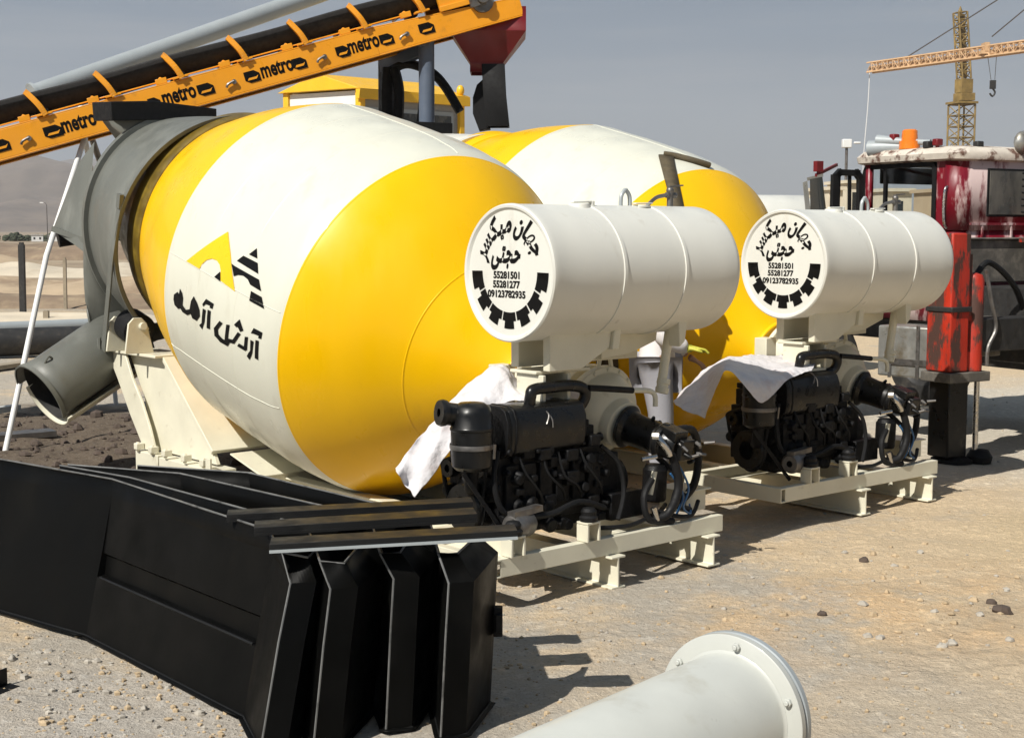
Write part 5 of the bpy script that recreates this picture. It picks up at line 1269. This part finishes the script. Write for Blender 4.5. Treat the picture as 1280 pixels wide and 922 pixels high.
q = MB(); M0 = tl(W(1010, 258, 12.3)); q.prism([tl(W(1013, 224, 12.35)), tl(W(1028, 221, 12.2)), tl(W(1035, 282, 12.2)), tl(W(1014, 284, 12.35))], Vector((.02, .03, 0))); mr = q.build('mirror', 'dark_glass', trk); q = MB(); q.prism([tl(W(1004, 228, 12.45)), tl(W(1009, 226, 12.42)), tl(W(1016, 286, 12.42)), tl(W(1010, 288, 12.45))], Vector((.02, .03, 0))); q.prism([tl(W(1009, 222, 12.42)), tl(W(1029, 217, 12.22)), tl(W(1029, 221, 12.22)), tl(W(1010, 226, 12.42))], Vector((.03, .04, 0))); q.build('mirror_back', 'silver', mr)
q = MB(); q.bar(tl(W(1020, 219, 12.3)), tl(W(1046, 206, 12.7)), .02, .025); q.box(tl(W(1023, 208, 12.3)), (.07, .05, .09)); q.bar(tl(W(1023, 214, 12.3)), tl(W(1023, 219, 12.3)), .02, .02, up=(0, 1, 0)); q.build('mirror_arm', 'darkred', trk)
# chassis, wheels, boxes
q = MB(); q.bb(.35, .50, -5.5, 2.6, .80, 1.05); q.bb(1.6, 1.75, -5.5, 2.6, .80, 1.05); q.bb(.0, 2.1, -5.5, -.2, 1.06, 1.34); q.bb(.5, 1.6, -1.5, 1.2, .62, 1.04); q.bb(.03, 2.07, .05, 1.1, 1.0, 1.02); q.bb(.1, .6, -1.9, -.25, .72, 1.05); q.build('chassis', 'chassis', trk, bevel=.01)
def wheel(x, y):
    q = MB(); q.lathe([(-.14, .30), (-.15, .44), (-.12, .49), (-.06, .505), (.06, .505), (.12, .49), (.15, .44), (.14, .30)], (x, y, .50), (1, 0, 0), 40); wo = q.build('wheel', 'tyre', trk)
    q = MB(); q.lathe([(-.14, .30), (-.12, .27), (-.04, .24), (-.05, .10), (-.13, .09), (-.14, .001)], (x, y, .50), (1, 0, 0), 32); q.build('rim', 'chassis', wo)
wheel(.27, 2.0); wheel(1.85, 2.0); wheel(.27, -4.2); wheel(1.85, -4.2)
a, c = tl(W(1097, 440, 12.1)), tl(W(1162, 440, 11.75)); q = MB(); e = (c - a); e.z = 0; e.normalize(); nn = Vector((-e.y, e.x, 0)); 
za, zb_ = W(1130, 407, 12).z, W(1130, 470, 12).z
q.prism([Vector((a.x, a.y, zb_)), Vector((c.x, c.y, zb_)), Vector((c.x, c.y, za)), Vector((a.x, a.y, za))], nn * .4); bx = q.build('fuel_tank', 'silver', trk, bevel=.015)
q = MB()
for k in (.22, .75): q.prism([Vector((a.x, a.y, zb_ - .01)) + e * (k * (c - a).length) - nn * .006, Vector((a.x, a.y, zb_ - .01)) + e * (k * (c - a).length + .03) - nn * .006, Vector((a.x, a.y, za + .01)) + e * (k * (c - a).length + .03) - nn * .006, Vector((a.x, a.y, za + .01)) + e * (k * (c - a).length) - nn * .006], nn * -.006)
q.prism([Vector((a.x, a.y, zb_ + .10)) + e * .12 - nn * .01, Vector((c.x, c.y, zb_ + .10)) - nn * .01, Vector((c.x, c.y, zb_ + .155)) - nn * .02, Vector((a.x, a.y, zb_ + .155)) + e * .12 - nn * .02], nn * .008); q.build('tank_strap', 'dull_steel', bx)
# outrigger
of = tl(G(1184, 578)); x, y = of.x, of.y
q = MB(); q.bb(x - .10, x + .11, y - .09, y + .12, .05, .70); q.build('outrigger_leg', 'satin_black', trk, bevel=.012)
q = MB(); q.bb(x - .14, x + .06, y - .12, y + .12, .72, 1.78); q.build('outrigger_housing', 'leg_red', trk, bevel=.012)
q = MB(); q.lathe([(0, .075), (.70, .075), (.74, .06), (.76, .001)], (x + .17, y - .06, .72), (0, 0, 1), 24); q.bb(x + .07, x + .10, y - .10, y + .10, .72, 1.62); q.build('outrigger_cylinder', 'leg_red', trk)
q = MB(); q.bb(x - .16, x + .28, y - .15, y + .15, .64, .715); q.build('outrigger_collar', 'grime', trk, bevel=.006); q = MB(); q.bb(x - .15, x + .07, y - .14, y + .13, 1.18, 1.22); q.build('outrigger_band', 'chassis', trk, bevel=.006)
q = MB(); q.cyl((x + .19, y - .10, .10), (x + .19, y - .10, .66), .022, .022, 14); q.build('piston_rod', 'steel', trk)
q = MB(); q.lathe([(0, .16), (.03, .16), (.05, .10), (.06, .001)], (x + .05, y, .0), (0, 0, 1), 28); q.lathe([(0, .09), (.05, .10), (.10, .07), (.11, .001)], (x + .22, y - .12, .0), (0, 0, 1), 20); q.build('outrigger_foot', 'rubber', trk)
q = MB(); q.bb(x + .05, x + 1.6, y - .10, y + .10, .86, 1.12); q.build('outrigger_beam', 'chassis', trk, bevel=.01)
q = MB(); q.tube([(x + .25, y - .1, 1.50), (x + .30, y - .12, 1.25), (x + .36, y - .12, 1.05), (x + .28, y - .12, .90), (x + .27, y - .12, .76)], .016, 8); q.build('outrigger_hose', 'dull_steel', trk)
q = MB(); q.tube([(x + .25, y, 1.45), (x + .4, y, 1.55), (x + .7, y, 1.35), (x + 1.0, y + .1, 1.0)], .024, 8); q.build('big_hose', 'rubber', trk)
q = MB(); q.bb(x + .55, x + .85, y + .25, y + .4, .78, 1.1); q.lathe([(0, .13), (.12, .13), (.2, .08)], (x + .72, y + .3, .95), (.3, -1, .1), 20); q.build('brake_chamber', 'grime', trk, bevel=.01)

# ================================================================== FAR RIGHT: TOWER CRANES, MAST, SITE HUTS
def lattice(b, p0, p1, w, bays, r, side=(1, 0, 0)):
    p0, p1 = Vector(p0), Vector(p1); e = (p1 - p0).normalized(); s = Vector(side); s = (s - e * s.dot(e)).normalized(); t = e.cross(s); L_ = (p1 - p0).length
    cor = [s * w / 2 + t * w / 2, s * w / 2 - t * w / 2, -s * w / 2 - t * w / 2, -s * w / 2 + t * w / 2]
    for c in cor: b.cyl(p0 + c, p1 + c, r, r, 5)
    for k in range(bays):
        a, d_ = p0 + e * (L_ * k / bays), p0 + e * (L_ * (k + 1) / bays)
        for i in range(4):
            c0, c1 = cor[i], cor[(i + 1) % 4]; b.cyl(a + c0, d_ + c1, r * .55, r * .55, 4); b.cyl(d_ + c0, d_ + c1, r * .55, r * .55, 4)
            if k % 2: b.cyl(a + c1, d_ + c0, r * .45, r * .45, 4)
YC = 170.0; g = W(1197, 300, YC)
tc = thing('tower_crane', 'far ochre tower crane mast rising above the red cab', 'tower crane', (g.x, YC, 0), .3)
k_ = YC / FPX
b = MB(); lattice(b, (0, 0, -.2), (0, 0, W(0, 131, YC).z), 2.2, 13, .12); b.build('mast', 'crane_yellow', tc, angle=60)
b = MB(); zp_ = W(0, 131, YC).z; b.box((0, 0, zp_ + .2), (2.7, 2.7, .25)); b.box((.3, 0, zp_ + .9), (1.8, 1.8, .9)); b.box((.2, 0, zp_ + 2.2), (1.5, 1.5, 1.6)); b.build('slewing_ring', 'crane_yellow', tc)
b = MB(); zt_ = W(0, 16, YC).z; lattice(b, (.2, 0, zp_ + 3.0), (-.6, 0, zt_), 1.15, 9, .12); b.box((-.15, 0, (zp_ + 3 + zt_) / 2), (.62, .55, zt_ - zp_ - 3.4), (Vector((1, 0, 0)), Vector((0, 1, 0)), Vector((-.085, 0, 1)))); b.cyl((-.6, 0, zt_), (-.6, 0, zt_ + .7), .3, .05, 6); b.build('tower_head', 'crane_yellow', tc, angle=60)
YJ = 150.0; j0, j1 = W(1087, 85, YJ + 12), W(1440, 36, YJ - 14)
tj = thing('tower_crane', 'far tower crane with a pale orange lattice jib, trolley and hook', 'tower crane', (j1.x, j1.y, 0))
o3 = Vector((j1.x, j1.y, 0)); b = MB(); lattice(b, j0 - o3, j1 - o3, 1.05, 46, .10, (0, 0, 1)); b.box((j0 + j1) / 2 - o3 + Vector((0, .2, -.1)), ((j1 - j0).length, .12, .5), ((j1 - j0).normalized(), Vector((0, 1, 0)), Vector((0, 0, 1)))); b.build('jib', 'crane_pale', tj, angle=60)
b = MB(); lattice(b, (0, 0, 0), (0, 0, j1.z + 12), 2.0, 14, .13); b.build('mast', 'crane_yellow', tj, angle=60)
b = MB(); tp = Vector((0, 0, j1.z + 12)); b.cyl(tp, W(1130, 74, YJ + 9) - o3, .07, .07, 5); b.cyl(tp, W(1240, 46, YJ + 1) - o3, .07, .07, 5); b.build('tie_rope', 'dull_steel', tj)
b = MB(); tr = W(1240, 66, YJ) - o3; b.box(tr, (2.6, 1.2, .35)); b.box(tr + Vector((-.7, 0, .55)), (.5, 1.3, .9)); b.box(tr + Vector((.7, 0, .5)), (.4, 1.3, .8)); b.build('trolley', 'crane_pale', tj)
b = MB(); hk = W(1241, 106, YJ) - o3
for x in (-.5, .5): b.cyl(tr + Vector((x, 0, 0)), hk + Vector((x * .4, 0, .5)), .035, .035, 5)
b.build('hoist_rope', 'dull_steel', tj); b = MB(); b.box(hk, (.55, .4, .9)); b.tube([hk + Vector((0, 0, -.4)), hk + Vector((.25, 0, -.8)), hk + Vector((0, 0, -1.2)), hk + Vector((-.3, 0, -.9))], .1, 6); b.build('hook', 'chassis', tj)
b = MB(); b.tube([W(1087, 90, YJ + 12) - o3, W(1085, 130, YJ + 12) - o3, W(1079, 205, YJ + 12) - o3, W(1078, 285, YJ + 12) - o3], .05, 5); b.build('tag_rope', 'cabin_white', tj)
g = W(1057, 240, 40)
t = thing('camera_mast', 'thin mast with a small white box above the truck mirrors', 'mast', (g.x, 40, 0)); zt_ = W(0, 184, 40).z
MB().cyl((0, 0, 0), (0, 0, zt_), .05, .04, 8).build('pole', 'dull_steel', t); q = MB(); q.box((0, 0, zt_ + .1), (.26, .2, .24)); q.box((.3, 0, zt_ + .12), (.2, .08, .06)); q.build('box', 'cabin_white', t, bevel=.02)
for k, (px0, px1, top, Y, m, lab) in enumerate(((1028, 1046, 234, 33, 'house', 'cream site hut seen left of the open truck door'), (1050, 1076, 226, 36, 'house', 'cream site hut seen through the open truck door frame'), (1099, 1132, 236, 34, 'house', 'yellowish site hut seen through the front of the cab window'), (1164, 1186, 236, 31, 'bank_tan', 'tan site hut seen through the rear of the cab window'))):
    a, c = W(px0, top, Y), W(px1, top, Y); w = c.x - a.x; t = thing('site_hut', lab, 'hut', ((a.x + c.x) / 2, Y, 0), .15, None)
    q = MB(); q.bb(-w / 2, w / 2, -.4, .9, 0, a.z - .08); q.build('wall', m, t); q = MB(); q.bb(-w / 2 - .06, w / 2 + .06, -.5, 1.0, a.z - .078, a.z); q.build('roof', m, t); q = MB(); q.bb(-w * .2, w * .15, -.412, -.402, a.z - .8, a.z - .3); q.build('window', 'dark_glass', t)
# pale storage tank beyond the rear drum
c = W(1000, 262, 17.5); t = thing('storage_tank', 'pale horizontal tank beyond the rear drum, left of the truck mirrors', 'tank', (c.x, c.y, 0))
zr = W(0, 244, 17.5).z; q = MB(); q.lathe([(-1.6, .001), (-1.58, .45), (-1.5, .5), (.0, .5), (.10, .45), (.13, .001)], (0, 0, zr - .5), (1, .35, 0), 40); q.build('shell', 'tank', t)
q = MB(); q.bb(-1.3, -1.2, -.6, .2, 0, zr - .7); q.bb(-.3, -.2, -.3, .4, 0, zr - .7); q.build('saddle', 'cream', t)

# ================================================================== WORKER BETWEEN THE MIXERS
def skinned(name, J, E_, m, parent, lev=2):
    """one continuous surface grown over joints {name: (pos, radius)}"""
    me = bpy.data.meshes.new('s'); ks = list(J); me.from_pydata([tuple(J[k][0]) for k in ks], [(ks.index(a), ks.index(b)) for a, b in E_], [])
    o = bpy.data.objects.new('s', me); C.objects.link(o); sm = o.modifiers.new('skin', 'SKIN'); sm.use_smooth_shade = True; sm.branch_smoothing = .6
    for i, k in enumerate(ks):
        r = J[k][1]; r = r if isinstance(r, tuple) else (r, r); me.skin_vertices[0].data[i].radius = r; me.skin_vertices[0].data[i].use_root = (i == 0)
    ss = o.modifiers.new('sub', 'SUBSURF'); ss.levels = lev; ss.render_levels = lev
    dg = bpy.context.evaluated_depsgraph_get(); nm = bpy.data.meshes.new_from_object(o.evaluated_get(dg)); bpy.data.objects.remove(o)
    nm.name = name; nm.materials.clear(); nm.materials.append(M[m]); nm.polygons.foreach_set('use_smooth', [True] * len(nm.polygons))
    q = bpy.data.objects.new(name, nm); C.objects.link(q)
    if parent: q.parent = parent
    return q
pw = W(822, 300, 9.35); 
per = thing('person', 'worker in a white shirt reaching out with a gloved hand between the mixers', 'person', (pw.x, pw.y, 0), R(-8))
V3 = lambda *a: Vector(a)
hand = V3(.29, -.12, 1.03)
J = {'pelvis': (V3(0, 0, .93), (.15, .12)), 'belly': (V3(.01, 0, 1.08), (.14, .11)), 'chest': (V3(.03, 0, 1.28), (.16, .12)), 'neckb': (V3(.05, 0, 1.46), .065), 'neck': (V3(.075, 0, 1.52), .055), 'head0': (V3(.10, 0, 1.60), (.078, .085)), 'head1': (V3(.105, 0, 1.70), (.085, .09)), 'head2': (V3(.10, 0, 1.76), (.06, .065)),
     'hipL': (V3(0, .09, .88), .095), 'kneeL': (V3(.03, .10, .50), .062), 'ankL': (V3(-.02, .11, .10), .045), 'toeL': (V3(.13, .12, .04), .04), 'hipR': (V3(0, -.09, .88), .095), 'kneeR': (V3(.05, -.11, .50), .062), 'ankR': (V3(.0, -.12, .10), .045), 'toeR': (V3(.15, -.13, .04), .04),
     'shL': (V3(.02, .19, 1.40), .065), 'elL': (V3(.05, .25, 1.12), .045), 'wrL': (V3(.20, .20, .95), .03), 'shR': (V3(.03, -.19, 1.40), .065), 'elR': (V3(.04, -.24, 1.10), .046), 'wrR': (V3(.20, -.17, 1.035), .031)}
E1 = [('pelvis', 'belly'), ('belly', 'chest'), ('chest', 'neckb'), ('neckb', 'neck'), ('neck', 'head0'), ('head0', 'head1'), ('head1', 'head2'), ('pelvis', 'hipL'), ('hipL', 'kneeL'), ('kneeL', 'ankL'), ('ankL', 'toeL'), ('pelvis', 'hipR'), ('hipR', 'kneeR'), ('kneeR', 'ankR'), ('ankR', 'toeR'),
      ('chest', 'shL'), ('shL', 'elL'), ('elL', 'wrL'), ('chest', 'shR'), ('shR', 'elR'), ('elR', 'wrR')]
body = skinned('body', J, E1, 'skin', per)
g_ = lambda k, d_: (J[k][0], (J[k][1][0] + d_, J[k][1][1] + d_) if isinstance(J[k][1], tuple) else J[k][1] + d_)
JS = {k: g_(k, .022) for k in ('belly', 'chest', 'neckb', 'shL', 'elL', 'shR', 'elR', 'wrR', 'wrL', 'pelvis')}; JS['neckb'] = (J['neckb'][0] - V3(0, 0, .03), .075); JS['wrR'] = (V3(.21, -.165, 1.035), .055); JS['elR'] = (JS['elR'][0], .075)
skinned('shirt', JS, [('belly', 'chest'), ('chest', 'neckb'), ('pelvis', 'belly'), ('chest', 'shL'), ('shL', 'elL'), ('elL', 'wrL'), ('chest', 'shR'), ('shR', 'elR'), ('elR', 'wrR')], 'shirt', per)
JT = {k: g_(k, .022) for k in ('pelvis', 'hipL', 'kneeL', 'ankL', 'hipR', 'kneeR', 'ankR')}
skinned('trousers', JT, [('pelvis', 'hipL'), ('hipL', 'kneeL'), ('kneeL', 'ankL'), ('pelvis', 'hipR'), ('hipR', 'kneeR'), ('kneeR', 'ankR')], 'trousers', per)
for s_ in 'LR': skinned('shoe', {'a': (J['ank' + s_][0] - V3(.03, 0, .045), .055), 'b': (J['toe' + s_][0] + V3(0, 0, .005), .048)}, [('a', 'b')], 'rubber', per)
def hand_of(w, d_, side, m, nm):
    d_ = d_.normalized(); dn = Vector((0, 0, -1)); sd = d_.cross(dn).normalized() * side; JH = {'w': (w, .026), 'p': (w + d_ * .055, (.040, .020))}; EH = [('w', 'p')]
    for i, (o_, l) in enumerate(((-.030, .070), (-.010, .080), (.011, .075), (.030, .058))):
        a = w + d_ * .085 + sd * o_; JH['f%da' % i] = (a, .0095); JH['f%db' % i] = (a + d_ * l * .5 + dn * .006, .009); JH['f%dc' % i] = (a + d_ * l * .85 + dn * .030, .008); EH += [('p', 'f%da' % i), ('f%da' % i, 'f%db' % i), ('f%db' % i, 'f%dc' % i)]
    JH['ta'] = (w + d_ * .03 - sd * .038, .011); JH['tb'] = (w + d_ * .065 - sd * .058 + dn * .01, .010); JH['tc'] = (w + d_ * .095 - sd * .055 + dn * .02, .0085); EH += [('w', 'ta'), ('ta', 'tb'), ('tb', 'tc')]
    return skinned(nm, JH, EH, m, per)
hand_of(J['wrR'][0], V3(.10, .03, -.005), 1, 'glove', 'glove'); hand_of(J['wrL'][0], V3(.10, -.02, -.05), -1, 'skin', 'hand')
q = MB(); hc = V3(.105, 0, 1.67)
for sy in (-1, 1): q.ball(hc + V3(.080, .032 * sy, .0), .012, 8, 6); 
q.build('eye', 'cabin_white', per); q = MB()
q.tube([hc + V3(.088, 0, .01), hc + V3(.112, 0, -.03), hc + V3(.088, 0, -.04)], .011, 6); 
for sy in (-1, 1): q.ball(hc + V3(-.005, .088 * sy, -.01), .03, 8, 6, (.6, .35, 1))
q.build('nose', 'skin', per); q = MB(); q.bar(hc + V3(.084, -.025, -.062), hc + V3(.084, .025, -.062), .012, .008); q.build('mouth', 'darkred', per)
q = MB(); q.lathe([(0, .098), (.05, .096), (.09, .075), (.11, .04), (.115, .001)], hc + V3(-.012, 0, .012), (-.15, 0, 1), 24); q.build('hair', 'hair', per)
